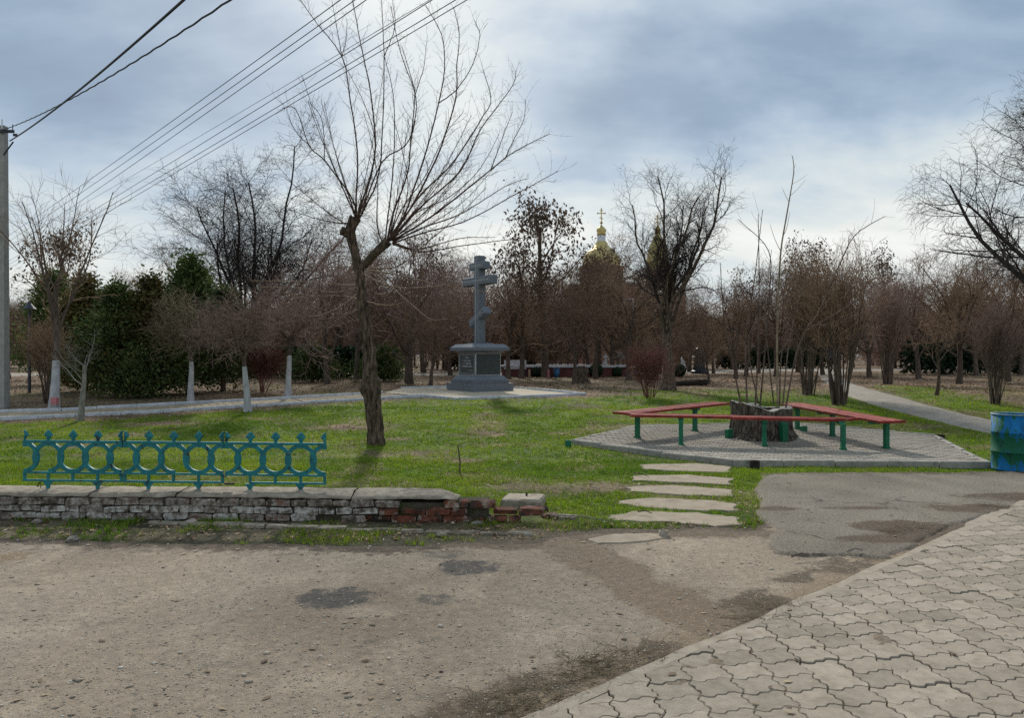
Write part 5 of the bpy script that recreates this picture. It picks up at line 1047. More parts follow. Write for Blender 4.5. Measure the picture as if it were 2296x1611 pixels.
def conifer(seed, H, R, mat, n=15000, lumps=9, spray=.13):
    """upright evergreen: uneven lumps of leaf sprays on short boughs"""
    rg = np.random.default_rng(seed)
    h = np.linspace(.08, .95, 60); C = []; 
    nb = 90; zb = H * (.05 + .9 * rg.random(nb) ** .9); az = rg.random(nb) * 6.28; rr = R * (1 - (zb / H) ** 1.5) * (.35 + .8 * rg.random(nb))
    tip = np.stack([rr * np.cos(az), rr * np.sin(az), zb + .25 * rr], 1); S0 = np.stack([0 * zb, 0 * zb, np.maximum(zb - .25 * rr, .1)], 1)
    per = n // nb; t = .35 + .75 * rg.random((nb, per, 1)) ** .7
    c = S0[:, None] + (tip - S0)[:, None] * t + rg.normal(size=(nb, per, 3)) * np.array((.15, .15, .24)) * R * .7
    c = c.reshape(-1, 3); c = c[c[:, 2] > .05]; N = len(c)
    out = unit(np.concatenate([c[:, :2], np.zeros((N, 1))], 1)); d = unit(out * .7 + np.array((0, 0, .75)) + rg.normal(size=(N, 3)) * .55); s = unit(np.cross(d, rg.normal(size=(N, 3)))); L = spray * (.5 + .9 * rg.random((N, 1)))
    V = np.stack([c - d * L * .4, c + s * L * .25, c + d * L * .6, c - s * L * .25], 1).reshape(-1, 3)
    crown = np_mesh('crown', V, np.arange(N * 4).reshape(N, 4), mat)
    P, Rr = grow(rg, np.array([[0, 0, -.1]]), np.array([[0, 0, 1.]]), np.array([H * .95]), np.array([.09]), 8, .15, .03, 0); Pb, Rb = grow(rg, S0, tip - S0, np.linalg.norm(tip - S0, axis=1), np.full(nb, .018), 4, .3, .1, .05)
    return Kind(tube_mesh('trunk', [(P, Rr, 8), (Pb, Rb, 4)], M_bark), crown)
K_con = [conifer(211, 4.6, 1.5, M_fol), conifer(212, 4.2, 1.25, M_folb), conifer(213, 5.0, 1.35, M_fol, 16000)]
K_low = conifer(214, 1.3, 1.5, M_fol, 8000, spray=.11)
# ---- placed trees, left to right, from near to far
def at(u, v, dy=0): x, y = G(u, v); return x, y + dy
t = plant(K_slim, 'forked_tree', 'leftmost whitewashed tree with a tall slender crown of bare branches', at(121, 918), 1.1, 1.08, white=None); obj('whitewash', sleeve(1.15, K_slim), t)
plant(K_pale, 'young_tree', 'pale-barked young tree with an unpainted trunk before the footpath', at(180, 945), .4, .88)
for u, v, kd, rz, s, lb in ((428, 903, 0, .3, 1.0, 'round-crowned whitewashed tree with olive twigs, left of the two purple ones'), (556, 925, 1, 1.4, 1.0, 'round-crowned whitewashed tree with purple twigs nearest the lawn'), (646, 891, 2, 2.5, 1.1, 'round-crowned whitewashed tree behind the footpath, just left of the pollard')):
    plant(K_globe[kd], 'globe_tree', lb, at(u, v), rz, s, group='whitewashed globe trees along the footpath', white=sleeve(1.13, K_globe[kd]))
plant(K_twist, 'twisted_willow', 'tall corkscrew willow with a thick leaning furrowed trunk', at(1497, 876), 0.15, 1.0)
plant(K_leafy[0], 'leafy_tree', 'tall tree with brown dead leaves, left of the gilded dome', at(1222, 847), .5, 1.08)
plant(K_leafy[1], 'leafy_tree', 'shorter tree with brown dead leaves nearest the right side of the cross', at(1168, 850), 3.5, .78)
plant(K_leafy[1], 'leafy_tree', 'brown-leaved tree veiling the foot of the gilded dome', at(1335, 850), 1.1, .72)
plant(K_far[0], 'bare_tree', 'bare tree with fine twigs directly before the main dome', at(1372, 843), 1.0, .92)
plant(K_spread[0], 'leaning_tree', 'low spreading bare tree right of the cross beside a ragged stump', at(1287, 862), 1.9, .75)
plant(K_spread[2], 'bare_tree', 'straight-trunked bare tree in front of the church', at(1410, 853), .9, 1.0)
plant(K_bush, 'red_bush', 'red-twigged bush left of the corkscrew willow', at(1455, 893), .0, .92, 'bush')
plant(K_shrub[0], 'upright_shrub', 'dense clump of upright stems right behind the right bench', at(1882, 908), .4, 1.12, 'shrub')
plant(K_shrub[0], 'upright_shrub', 'clump of upright stems left of the curving path, farther back', at(1812, 886), 2.1, 1.15, 'shrub')
plant(K_shrub[1], 'upright_shrub', 'upright shrub with thin stems above the blue barrel', at(2232, 908), 1.2, .72, 'shrub')
plant(K_shrub[1], 'upright_shrub', 'dense purplish shrub right of the bend in the path', at(1990, 862), 3.2, 1.12, 'shrub')
plant(K_thin, 'young_tree', 'slim leaning young tree on the right lawn', at(2100, 887), 2.2, 1.0)
plant(K_right, 'overhanging_tree', 'large dark tree reaching into the picture from the right edge', (W(2375, 0, 21)[0], 21.0), 3.4, 1.12)
plant(K_elm, 'elm_tree', 'broad old elm rising over the conifers on the left', (W(560, 0, 47)[0], 47.0), 2.3, .98, sz=.80)
plant(K_con[0], 'conifer', 'dark green conifer behind the concrete pole', at(45, 868, 2), .2, 1.2, sz=.95, group='conifers on the left')
plant(K_con[1], 'conifer', 'bronzed conifer behind the leftmost whitewashed tree', at(190, 878), 1.2, 1.25, sz=.9, group='conifers on the left')
plant(K_con[0], 'conifer', 'squat dark conifer between the pale young tree and the tall conifers', at(262, 888), 2.9, 1.0, sz=.72, group='conifers on the left')
plant(K_con[1], 'conifer', 'olive-bronze conifer left of the tallest conifer', at(338, 886), 4.0, 1.25, sz=.85, group='conifers on the left')
plant(K_con[2], 'conifer', 'tallest dark conifer behind the olive-twigged globe tree', at(425, 884), .7, 1.15, sz=.86, group='conifers on the left')
plant(K_con[0], 'conifer', 'broad dark conifer right of the tallest conifer', at(500, 878), 1.7, 1.05, sz=.72, group='conifers on the left')
plant(K_low, 'low_juniper', 'low spreading juniper at the foot of the left conifers', at(300, 893), .3, .9, 'shrub', 'low junipers'); plant(K_low, 'low_juniper', 'low spreading juniper under the right globe tree', at(700, 858), 1.3, 1.0, 'shrub', 'low junipers'); plant(K_low, 'low_juniper', 'low spreading juniper behind the pollard trunk', at(862, 855), 2.3, 1.0, 'shrub', 'low junipers')
plant(K_shrub[0], 'brown_bush', 'bare many-stemmed bush at the foot of the leftmost whitewashed tree', at(108, 905), 1.3, .62, 'bush'); plant(K_bush, 'red_bush', 'dark red bush behind the middle globe tree', at(590, 880), 2.2, 1.0, 'bush')
MIDL = [(735, 862, 1, 1.0, 'purplish bare tree left of the pollard trunk'), (920, 862, 1, 1.02, 'purplish bare tree between the pollard and the cross'), (800, 852, 0, 1.15, 'bare tree straight behind the pollard trunk'), (965, 868, 2, .62, 'small bare tree just left of the pedestal'), (912, 858, 0, .72, 'small dark-trunked tree left of the pedestal'), (1060, 852, 1, .98, 'bare tree right behind the stone cross'), (1140, 850, 0, .95, 'bare tree just right of the stone cross')]
for i, (u, v, kd, s, lb) in enumerate(MIDL): plant(K_spread[kd], 'bare_tree', lb, at(u, v), i * 1.7 + .3, s, group='bare trees in the middle distance')
MIDR = [(1650, 850, 0, .85, 'bare tree left of the stump shoots'), (1590, 862, 2, .45, 'small bare tree right of the corkscrew willow'), (1740, 846, 1, .98, 'purplish bare tree behind the stump shoots'), (1845, 842, 1, .95, 'purplish bare tree behind the upright shrubs'), (1950, 846, 2, 1.02, 'brown bare tree right of the far path'), (2060, 850, 1, 1.0, 'purplish bare tree right of the dense purplish shrub'), (2150, 862, 0, .95, 'brown bare tree above the right lawn'), (2260, 856, 2, 1.02, 'brown bare tree near the right picture edge')]
for i, (u, v, kd, s, lb) in enumerate(MIDR): plant(K_spread[kd], 'bare_tree', lb, at(u, v), i * 2.3, s, group='bare trees in the middle distance')
BK = [(640, 838, 1), (690, 842, 0), (770, 838, 2), (850, 840, 1), (890, 836, 0), (950, 838, 2), (1010, 842, 1), (1090, 838, 0), (1170, 836, 2), (1255, 838, 1), (1345, 838, 0), (1385, 833, 2), (1440, 836, 1), (1480, 840, 0), (1545, 836, 1), (1600, 838, 0), (1700, 838, 2), (1790, 836, 1), (1905, 836, 0), (1985, 838, 1), (2030, 834, 2), (2110, 838, 0), (2190, 842, 1), (2230, 838, 2), (2290, 842, 0), (20, 850, 2), (150, 846, 0), (330, 842, 2)]
for i, (u, v, kd) in enumerate(BK):
    q = (i * 5) % 7; kk_ = K_leafy[i % 2] if q in (1, 4) else K_spread[kd]; plant(kk_, 'bare_tree', 'bare tree in the thicket closing the middle distance', at(u, v), i * 1.13 + .7, (.72 + .1 * (i % 3)) if q in (1, 4) else .78 + .3 * ((i * 7) % 5) / 4, group='bare trees of the thicket')
plant(K_leafy[1], 'leafy_tree', 'tree with brown dead leaves right of the corkscrew willow', at(1672, 846), 2.2, .62)
for u, v, lb in ((1205, 846, 'left round topiary bush by the fountain'), (1336, 846, 'larger round topiary bush below the standing statue'), (1384, 845, 'round topiary bush below the pale box'), (1522, 846, 'clipped dark bush below the seated statue')):
    rg = np.random.default_rng(u); N = 1500; d = unit(rg.normal(size=(N, 3))); r_ = {1205: .27, 1336: .37, 1384: .27, 1522: .36}[u]; c = d * r_ * (.9 + .12 * rg.random((N, 1))) * np.array((1, 1, .92)) + np.array((0, 0, r_ * .95)); s_ = unit(np.cross(d, rg.normal(size=(N, 3)))); e = np.cross(d, s_); q = .055
    V = np.stack([c - s_ * q, c - e * q * .5, c + s_ * q + d * q * .6, c + e * q * .5], 1).reshape(-1, 3); x, y = G(u, v); t = thing('topiary_bush', lb, 'bush', (x, y, float(gz(x, y))), 0, 'clipped bushes by the fountain')
    obj('foliage', np_mesh('foliage', V, np.arange(N * 4).reshape(N, 4), M_box), t); MB().tube([(0, 0, -.02), (0, 0, r_)], .05, 6).build('stem', M_bark, t)
def hedge(x0, x1, y, h, d, lb, seed):
    rg = np.random.default_rng(seed); N = int(420 * (x1 - x0)); c = np.stack([x0 + (x1 - x0) * rg.random(N), y + d * (rg.random(N) - .5), h * rg.random(N) ** .6 * (.85 + .3 * vn(x0 + (x1 - x0) * rg.random(N), 0, 1.5, seed))], 1); dd = unit(rg.normal(size=(N, 3)) + np.array((0, -.3, .5))); s_ = unit(np.cross(dd, rg.normal(size=(N, 3)))); q = .16
    V = np.stack([c - dd * q, c - s_ * q * .6, c + dd * q, c + s_ * q * .6], 1); V[..., 2] += gz(0, y); t = obj('hedge', np_mesh('hedge', V.reshape(-1, 3), np.arange(N * 4).reshape(N, 4), M_box)); tag(t, lb, 'hedge')
hedge(W(1610, 0, 60)[0], W(1850, 0, 60)[0], 60, 1.5, 1.2, 'dark clipped hedge along the far promenade, seen through the stump shoots', 5); hedge(W(2030, 0, 44)[0], W(2400, 0, 44)[0], 44, 1.7, 1.5, 'dark hedge under the trees at far right', 6); hedge(W(1000, 0, 56)[0], W(1200, 0, 56)[0], 56, 1.6, 1.2, 'dark hedge behind the cross pedestal', 7); hedge(W(430, 0, 40)[0], W(900, 0, 40)[0], 38.5, 1.5, 1.3, 'dark hedge behind the pollard and globe trees', 8)
# ---- far wood: one mass
def far_wood():
    rg = np.random.default_rng(77); pts = []
    for k in range(330):
        Y = 52 + 70 * rg.random() ** 1.2; X = (rg.random() * 2 - 1) * .82 * Y
        if abs(X - CHX) < 11 and 92 < Y < 125: continue
        if float(sd(X, Y, RPATH)) > -2: continue
        pts.append((X, Y, float(gz(X, Y)), rg.random() * 6.28, .48 + .3 * rg.random()))
    pts = np.array(pts); me = bpy.data.meshes.new('distant_wood'); me.vertices.add(len(pts)); me.vertices.foreach_set('co', pts[:, :3].astype(np.float32).ravel())
    for nm, c in (('rz', 3), ('sc', 4)): a = me.attributes.new(nm, 'FLOAT', 'POINT'); a.data.foreach_set('value', pts[:, c].astype(np.float32))
    o = obj('distant_wood', me); tag(o, 'hazy brown mass of bare trees closing the park far behind', 'wood', None, 'stuff')
    ng = bpy.data.node_groups.new('distant_wood', 'GeometryNodeTree'); ng.interface.new_socket('Geometry', in_out='INPUT', socket_type='NodeSocketGeometry'); ng.interface.new_socket('Geometry', in_out='OUTPUT', socket_type='NodeSocketGeometry')
    gi = ng.nodes.new('NodeGroupInput'); go = ng.nodes.new('NodeGroupOutput'); jg = ng.nodes.new('GeometryNodeJoinGeometry')
    def at_(nm): n = ng.nodes.new('GeometryNodeInputNamedAttribute'); n.data_type = 'FLOAT'; n.inputs[0].default_value = nm; return n.outputs[0]
    cx_ = ng.nodes.new('ShaderNodeCombineXYZ'); ng.links.new(at_('rz'), cx_.inputs[2])
    ix = ng.nodes.new('GeometryNodeInputIndex'); md = ng.nodes.new('FunctionNodeCompare'); md.data_type = 'INT'; md.operation = 'EQUAL'; mm = ng.nodes.new('ShaderNodeMath'); mm.operation = 'MODULO'; mm.inputs[1].default_value = 2; ng.links.new(ix.outputs[0], mm.inputs[0])
    for kk in range(2):
        cm = ng.nodes.new('ShaderNodeMath'); cm.operation = 'COMPARE'; cm.inputs[1].default_value = kk; cm.inputs[2].default_value = .1; ng.links.new(mm.outputs[0], cm.inputs[0])
        for me_ in (K_far[kk].trunk, K_far[kk].crown):
            src = FARSRC[me_.name]; oi = ng.nodes.new('GeometryNodeObjectInfo'); oi.inputs[0].default_value = src; oi.transform_space = 'ORIGINAL'
            ip = ng.nodes.new('GeometryNodeInstanceOnPoints'); ng.links.new(gi.outputs[0], ip.inputs['Points']); ng.links.new(cm.outputs[0], ip.inputs['Selection']); ng.links.new(oi.outputs['Geometry'], ip.inputs['Instance']); ng.links.new(cx_.outputs[0], ip.inputs['Rotation']); ng.links.new(at_('sc'), ip.inputs['Scale']); ng.links.new(ip.outputs[0], jg.inputs[0])
    ng.links.new(jg.outputs[0], go.inputs[0]); md_ = o.modifiers.new('wood', 'NODES'); md_.node_group = ng
FARSRC = {}
for kk, (u, v, lb) in enumerate(((1000, 832, 'bare brown tree left behind the stone cross, deep in the park'), (1320, 833, 'bare purplish tree just before the church'))):
    t = plant(K_far[kk], 'bare_tree', lb, at(u, v), kk, 1.0, group='bare trees deep in the park')
    for c in t.children: FARSRC[c.data.name] = c
far_wood()
# ================================================================ THE POLLARD IN THE FOREGROUND
PY = 13.67; pzb = float(gz(0, PY)); pb = W(843, 1000, PY)
pol = thing('pollard_tree', 'foreground pollarded tree with a gnarled trunk and long bare shoots', 'tree', (pb[0], PY, pzb)); O = np.array((pb[0], PY, pzb)); rg = np.random.default_rng(301)
def wl_(pts, y0, y1): return np.array([W(u, v, PY + y0 + (y1 - y0) * i / max(len(pts) - 1, 1)) for i, (u, v) in enumerate(pts)]) - O
def spline(P, n):
    P = np.asarray(P); m = len(P); P_ = np.vstack([2 * P[0] - P[1], P, 2 * P[-1] - P[-2]]); out = []
    for s in np.linspace(0, m - 1 - 1e-6, n):
        i = int(s); t = s - i; a, b, c, d = P_[i:i + 4]; out.append(.5 * (2 * b + (c - a) * t + (2 * a - 5 * b + 4 * c - d) * t * t + (3 * b - a - 3 * c + d) * t ** 3))
    return np.array(out)
def bark_tube(P, w, n, sides, name, parent, rough=.07, knobs=()):
    P = spline(P, n); w = np.interp(np.linspace(0, 1, n), np.linspace(0, 1, len(w)), w) * PY / F / 2; rgl = np.random.default_rng(len(P)); V = []
    for k in range(n):
        t = unit(P[min(k + 1, n - 1)] - P[max(k - 1, 0)]); a = unit(np.cross(t, (0, 1, 0))); b = np.cross(t, a)
        for j in range(sides):
            th = 2 * math.pi * j / sides; q = vn(np.array(j * 1.7), np.array(k * .33), 1.0, 181); r = w[k] * (1 + rough * (2 * float(q) - 1) + rough * .6 * math.sin(7 * th + k * .12))
            for (kk, kth, amp, sz) in knobs:
                dk = (k / n - kk) / sz; dt = math.atan2(math.sin(th - kth), math.cos(th - kth)) / .45; r += amp * math.exp(-dk * dk - dt * dt)
            V.append(P[k] + a * r * math.cos(th) + b * r * math.sin(th))
    Q = [(k * sides + j, k * sides + (j + 1) % sides, (k + 1) * sides + (j + 1) % sides, (k + 1) * sides + j) for k in range(n - 1) for j in range(sides)] + [tuple((n - 1) * sides + j for j in range(sides))]
    return MB().add([tuple(v) for v in V], Q).build(name, M_barkd, parent, True)
bark_tube(wl_([(845, 1006), (842, 960), (836, 905), (832, 872), (829, 840), (828, 800), (823, 750), (815, 700), (809, 650), (806, 610), (803, 596)], 0, 0), [41, 35, 36, 44, 33, 27, 25, 23, 22, 22, 20], 90, 28, 'trunk', pol, .09,
          [(.30, 0.2, .04, .03), (.34, 2.9, .05, .02), (.36, 1.6, .05, .03), (.44, 2.8, .045, .012), (.52, 3.0, .05, .012), (.53, .3, .03, .010), (.62, 2.9, .045, .010), (.60, .2, .03, .01), (.71, 3.1, .035, .01)])
bark_tube(wl_([(804, 606), (798, 575), (791, 545), (786, 515), (797, 488)], 0, -.05), [21, 19, 19, 23, 25], 26, 16, 'limb', pol, .16)
bark_tube(wl_([(790, 535), (778, 522), (765, 516)], 0, -.1), [17, 17, 20], 10, 12, 'limb', pol, .2)
bark_tube(wl_([(808, 604), (822, 590), (842, 568), (870, 541)], 0, -.12), [17, 16, 17, 22], 24, 16, 'limb', pol, .15)
SH_ = [ # shoots: picture positions, depth reached, base width px
 ([(799, 490), (799, 453), (801, 338), (784, 215), (767, 127), (705, 45), (672, -2)], .7, 6.5), ([(767, 127), (755, 60), (743, -5)], .8, 2.6, .55), ([(767, 127), (776, 85), (778, 42)], .2, 2.4, .5),
 ([(800, 490), (805, 476), (841, 346), (832, 215), (809, 100), (790, -5)], -.6, 7.5), ([(803, 490), (813, 476), (847, 400), (857, 307), (861, 127), (855, -8)], .3, 7.0), ([(861, 127), (885, 60), (880, 0)], .4, 2.5, .3),
 ([(803, 492), (809, 484), (855, 365), (909, 327), (928, 277), (932, 215), (897, 115), (876, 12)], -1.0, 5.5), ([(797, 488), (790, 446), (728, 361), (694, 327), (663, 246), (632, 242)], -.9, 5.5), ([(694, 327), (660, 290), (640, 240)], -1.0, 2.4, -.8), ([(728, 361), (722, 270), (690, 225)], -.6, 2.6, -.7),
 ([(785, 500), (755, 500), (700, 488), (650, 470)], .8, 4.5), ([(786, 510), (740, 480), (690, 440), (640, 400)], 1.4, 4.2), ([(803, 488), (823, 430), (842, 330), (820, 240), (770, 140)], 1.5, 4.5),
 ([(868, 540), (855, 538), (845, 496), (847, 423), (838, 340), (815, 250)], .8, 5.0), ([(868, 540), (865, 530), (878, 415), (884, 327), (882, 215), (862, 127)], -.5, 5.5), ([(868, 540), (882, 477), (913, 392), (920, 327), (930, 215), (924, 181), (901, 104)], .5, 6.5), ([(930, 215), (950, 150), (958, 80)], .6, 2.4, .45),
 ([(870, 540), (905, 484), (936, 400), (959, 327), (982, 238), (997, 154), (990, 77), (955, 12)], -.3, 7.0), ([(985, 231), (1024, 200), (1059, 146), (1076, 81), (1064, 46)], -.5, 3.4, -.2), ([(873, 538), (924, 461), (978, 357), (1009, 269), (1024, 207), (1024, 146), (1030, 77), (1016, 15)], .9, 7.0),
 ([(874, 538), (939, 442), (1005, 377), (1055, 307), (1080, 265), (1101, 223), (1082, 154)], -1.1, 6.0), ([(876, 540), (947, 461), (1032, 384), (1074, 296), (1116, 238), (1151, 188), (1157, 158)], 1.2, 6.0), ([(880, 540), (970, 484), (1043, 427), (1101, 380), (1139, 350), (1185, 323), (1232, 300)], -.4, 6.5), ([(1132, 357), (1151, 315), (1174, 269), (1178, 223)], -.3, 2.8, -.35), ([(1101, 380), (1130, 300), (1150, 250)], 0, 2.6, -.3),
 ([(880, 543), (947, 511), (1024, 484), (1082, 450), (1139, 415), (1185, 400)], 1.3, 5.5), ([(880, 546), (947, 523), (1043, 496), (1159, 434), (1251, 384)], -1.3, 5.5), ([(880, 548), (947, 565), (1024, 553), (1139, 538), (1216, 530)], .4, 5.0), ([(880, 545), (940, 558), (1030, 535), (1110, 532)], -.7, 4.5), ([(820, 600), (890, 598), (947, 553), (1024, 488), (1090, 420)], -1.0, 5.0), ([(874, 538), (930, 480), (1010, 440), (1075, 380), (1120, 300)], 1.8, 4.5), ([(872, 540), (900, 470), (950, 400), (1000, 300), (1040, 250)], 2.0, 4.5), ([(872, 540), (895, 500), (915, 420), (900, 330), (880, 260)], 1.6, 4.0),
 ([(800, 641), (739, 637), (646, 631), (557, 630)], -1.2, 5.0), ([(800, 646), (750, 656), (674, 646), (576, 644)], -.5, 4.6), ([(803, 671), (769, 664), (702, 663), (618, 655)], .9, 4.4), ([(800, 599), (750, 599), (674, 592)], .8, 3.6), ([(806, 610), (856, 635), (906, 646), (968, 643), (1010, 638)], -1.2, 4.6), ([(806, 602), (898, 618), (982, 638), (1071, 653), (1126, 659)], -.8, 4.4), ([(806, 596), (870, 638), (926, 686), (965, 716), (1004, 715)], -1.6, 4.2), ([(815, 674), (864, 685), (898, 680), (917, 666)], -.6, 3.6), ([(822, 735), (845, 728), (870, 712)], -.5, 3.0), ([(806, 655), (760, 690), (700, 710), (660, 690)], -.9, 3.6), ([(812, 690), (775, 705), (745, 700)], -.6, 3.0), ([(810, 640), (850, 660), (880, 650), (895, 625)], .9, 3.4)]
hd = {0: (800, 490), 1: (872, 541)}; ex = np.random.default_rng(305)
for k in range(15):
    h = 0 if k % 3 == 0 else 1; a = np.radians(ex.uniform(-30, 30) if h == 0 else ex.uniform(-30, 88)); Lp = ex.uniform(210, 430) * (1 - .25 * abs(a)); u0_, v0_ = hd[h]; bend = ex.uniform(.10, .34)
    pts = [(u0_ + Lp * q * math.sin(a * (1 - bend * q)), v0_ - Lp * q * math.cos(a * (1 - bend * q))) for q in (0, .2, .45, .7, 1.0)]
    SH_.append((pts, ex.uniform(-2.4, 2.4), ex.uniform(2.4, 3.8)))
ch_main, ch_tw = [], []
for it in SH_:
    pts, dy, w = it[0], it[1], it[2]; y0 = it[3] if len(it) > 3 else (-.08 if pts[0][0] > 850 else 0); P = spline(wl_(pts, y0, dy), 22)[None]; P = P + rg.normal(size=P.shape) * .0025
    t = np.linspace(0, 1, 22)[None]; R = (w * .66 * PY / F / 2) * (1 - .82 * t ** .8) + .0022; ch_main.append((P, R, 6))
    L = np.linalg.norm(np.diff(P[0], axis=0), axis=1).sum(); n = max(6, int(L * 14)); pos, d, l, r = spawn(rg, P, R, n, .12, 1.0, 48, 12, .30, .5, .2, .34, .0022); d[:, 2] += .12
    P2, R2 = grow(rg, pos, d, l, np.clip(r, .0022, .006), 5, .5, .10, .07); ch_tw.append((P2, R2, 3))
    n3 = 2; pos, d, l, r = spawn(rg, P2, R2, n3, .3, 1.0, 42, 12, .10, .4, .2, .7, .0018); P3, R3 = grow(rg, pos, d, l, r, 3, .6, .1, .05); ch_tw.append((P3, R3, 3))
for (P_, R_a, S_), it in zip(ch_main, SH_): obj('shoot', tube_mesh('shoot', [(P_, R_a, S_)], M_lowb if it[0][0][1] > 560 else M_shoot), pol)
obj('twigs', tube_mesh('twigs', ch_tw, M_shoot), pol)
# shoots growing from the big stump
SS = [([(1662, 895), (1640, 800), (1622, 700), (1615, 590)], -.3, 6), ([(1675, 890), (1672, 760), (1690, 640), (1710, 470)], -.2, 6), ([(1693, 905), (1700, 780), (1702, 620), (1700, 480)], -.35, 6), ([(1703, 908), (1716, 780), (1726, 650), (1722, 560), (1655, 492)], .2, 6), ([(1744, 896), (1742, 767), (1746, 651), (1751, 562), (1761, 499), (1772, 436), (1780, 383), (1777, 350)], .1, 8), ([(1755, 895), (1768, 780), (1790, 680), (1830, 555)], .3, 5.5), ([(1762, 900), (1782, 808), (1805, 744), (1835, 701), (1879, 601), (1911, 535), (1945, 507), (1985, 485)], -.5, 6), ([(1805, 744), (1880, 700), (1960, 650)], -.2, 4), ([(1748, 893), (1752, 800), (1775, 700), (1800, 590)], .4, 5), ([(1735, 893), (1722, 790), (1715, 690), (1730, 560)], .5, 5), ([(1700, 890), (1680, 800), (1690, 730), (1760, 680), (1810, 640)], .3, 4.5), ([(1810, 730), (1850, 728), (1930, 705)], -.3, 3)]
sx, sy, sz_ = STUMP[0], STUMP[1], PP(*STUMP); rg = np.random.default_rng(311)
for pts, dy, w in SS:
    n = len(pts); Y0 = sy - .12 + (dy * .4); P = np.array([W(u, v, Y0 + dy * i / (n - 1)) for i, (u, v) in enumerate(pts)]) - np.array((sx, sy, sz_)); P[0, 2] -= .12 if pts[0][1] > 850 else 0; P = spline(P, 20)[None]
    R = (w * .62 * 14 / F / 2) * (1 - .78 * np.linspace(0, 1, 20)[None]) + .002; L = np.linalg.norm(np.diff(P[0], axis=0), axis=1).sum(); pos, d, l, r = spawn(rg, P, R, max(2, int(L * 2.2)), .35, 1.0, 38, 10, .35, .6, .2, .45, .002); P2, R2 = grow(rg, pos, d, l, r, 5, .5, .07, .1)
    obj('sucker_shoot', tube_mesh('sucker_shoot', [(P, R, 6), (P2, R2, 3)], M_two if w > 7 else M_bark), st)
# ================================================================ GROUND COVER
rg = np.random.default_rng(401)
def frustum(n, y0, y1, pw=1.0):
    y = y0 + (y1 - y0) * rg.random(n) ** pw; x = (rg.random(n) * 2 - 1) * (.70 * y + .8); return x, y
def free(x, y):
    ok = np.ones(len(x), bool)
    for poly, mrg in ((PLAT, .03), (PATHPOLY, .05), (PAD, .05), (RPATH, .05), (YARD, .12)): ok &= sd(x, y, poly) < -mrg + 0 * x if poly is not YARD else yardsd(x, y) < .04
    for s in SLABS: ok &= sd(x, y, s) < .02
    wline = WALL_A[1] + (x - WALL_A[0]) * (WALL_B[1] - WALL_A[1]) / (WALL_B[0] - WALL_A[0]); ok &= ~((x < WALL_B[0] + .02) & (y > wline - .01) & (y < wline + .38))
    return ok
def lowz(x, y): return base_z(x, y)
def grass(n, y0, y1, size, pw, seedc):
    x, y = frustum(n, y0, y1, pw); ok = free(x, y); g = lawn_amount(x, y); vg = verge_amount(x, y); strip = (np.abs(y - 8.5) < 2.6) & (x > 2.1) & (x < 3.6)
    vgr = ss(.40, .56, fb(x, y, .5, 191)); p = np.where(vg > .5, 1.0 * vgr, np.clip(g * 1.25, .04, 1)); ok &= rg.random(n) < p; x, y, g, vg = x[ok], y[ok], g[ok], vg[ok]; m = len(x); B = 5
    X = np.repeat(x, B) + rg.normal(size=m * B) * size * .35; Y = np.repeat(y, B) + rg.normal(size=m * B) * size * .35; Z = lowz(X, Y); az = rg.random(m * B) * 6.28; ln = size * (.5 + .8 * rg.random(m * B)) * np.repeat(.45 + 1.0 * vn(x, y, .3, 193) + .35 * (vg > .5), B); lean = .35 + .6 * rg.random(m * B); w = size * .085 * (.7 + .6 * rg.random(m * B))
    dx, dy = np.cos(az), np.sin(az); px, py = -dy, dx
    V = np.stack([np.stack([X - px * w, Y - py * w, Z - .004], 1), np.stack([X + px * w, Y + py * w, Z - .004], 1), np.stack([X + dx * ln * lean, Y + dy * ln * lean, Z + ln * (1 - .45 * lean)], 1)], 1)
    h = np.repeat(fb(x, y, 1.4, 195), B) + .22 * rg.normal(size=m * B); dry = rg.random(m * B) < np.repeat(.13 + .45 * (1 - np.clip(g, 0, 1)) * (vg < .5) + .1 * (vg > .5), B)
    c = mixn(np.broadcast_to((.08, .19, .006), (m * B, 3)), (.29, .39, .018), ss(.25, .75, h)); c[dry] = np.array((.24, .19, .10)) * (.6 + .7 * rg.random((dry.sum(), 1)))
    return V.reshape(-1, 3), np.repeat(c, 3, 0)
parts = [grass(70000, 6.6, 12.0, .045, .8, 1), grass(62000, 12.0, 20.0, .055, .85, 2), grass(26000, 20.0, 30.0, .075, 1.0, 3)]
V = np.concatenate([p[0] for p in parts]); C = np.concatenate([p[1] for p in parts]); o = obj('grass', np_mesh('grass', V, np.arange(len(V)).reshape(-1, 3), M_grass, False, C)); tag(o, 'short green and dry grass on the lawn and along the wall foot', 'grass', None, 'stuff')
def litter(n, y0, y1, size, pw, keep):
    x, y = frustum(n, y0, y1, pw); ok = free(x, y); ok &= rg.random(n) < keep(x, y); x, y = x[ok], y[ok]; m = len(x); z = lowz(x, y) + .006 + .012 * rg.random(m); az = rg.random(m) * 6.28; L = size * (.5 + .9 * rg.random(m)); w = L * (.3 + .3 * rg.random(m)); dx, dy = np.cos(az), np.sin(az); c1, c2 = rg.normal(size=m) * .25 * L, np.abs(rg.normal(size=m)) * .25 * L
    V = np.stack([np.stack([x - dx * L / 2, y - dy * L / 2, z], 1), np.stack([x - dy * w / 2, y + dx * w / 2, z + c2], 1), np.stack([x + dx * L / 2, y + dy * L / 2, z + np.abs(c1) * .5], 1), np.stack([x + dy * w / 2, y - dx * w / 2, z + c2 * .4], 1)], 1)
    c = mixn(np.broadcast_to((.12, .068, .038), (m, 3)), (.38, .25, .145), rg.random(m)); pale = rg.random(m) < .06; c[pale] = (.48, .42, .33)
    return V.reshape(-1, 3), np.repeat(c, 4, 0)
lk = lambda x, y: np.clip(1.0 - 1.0 * lawn_amount(x, y), .07, 1)
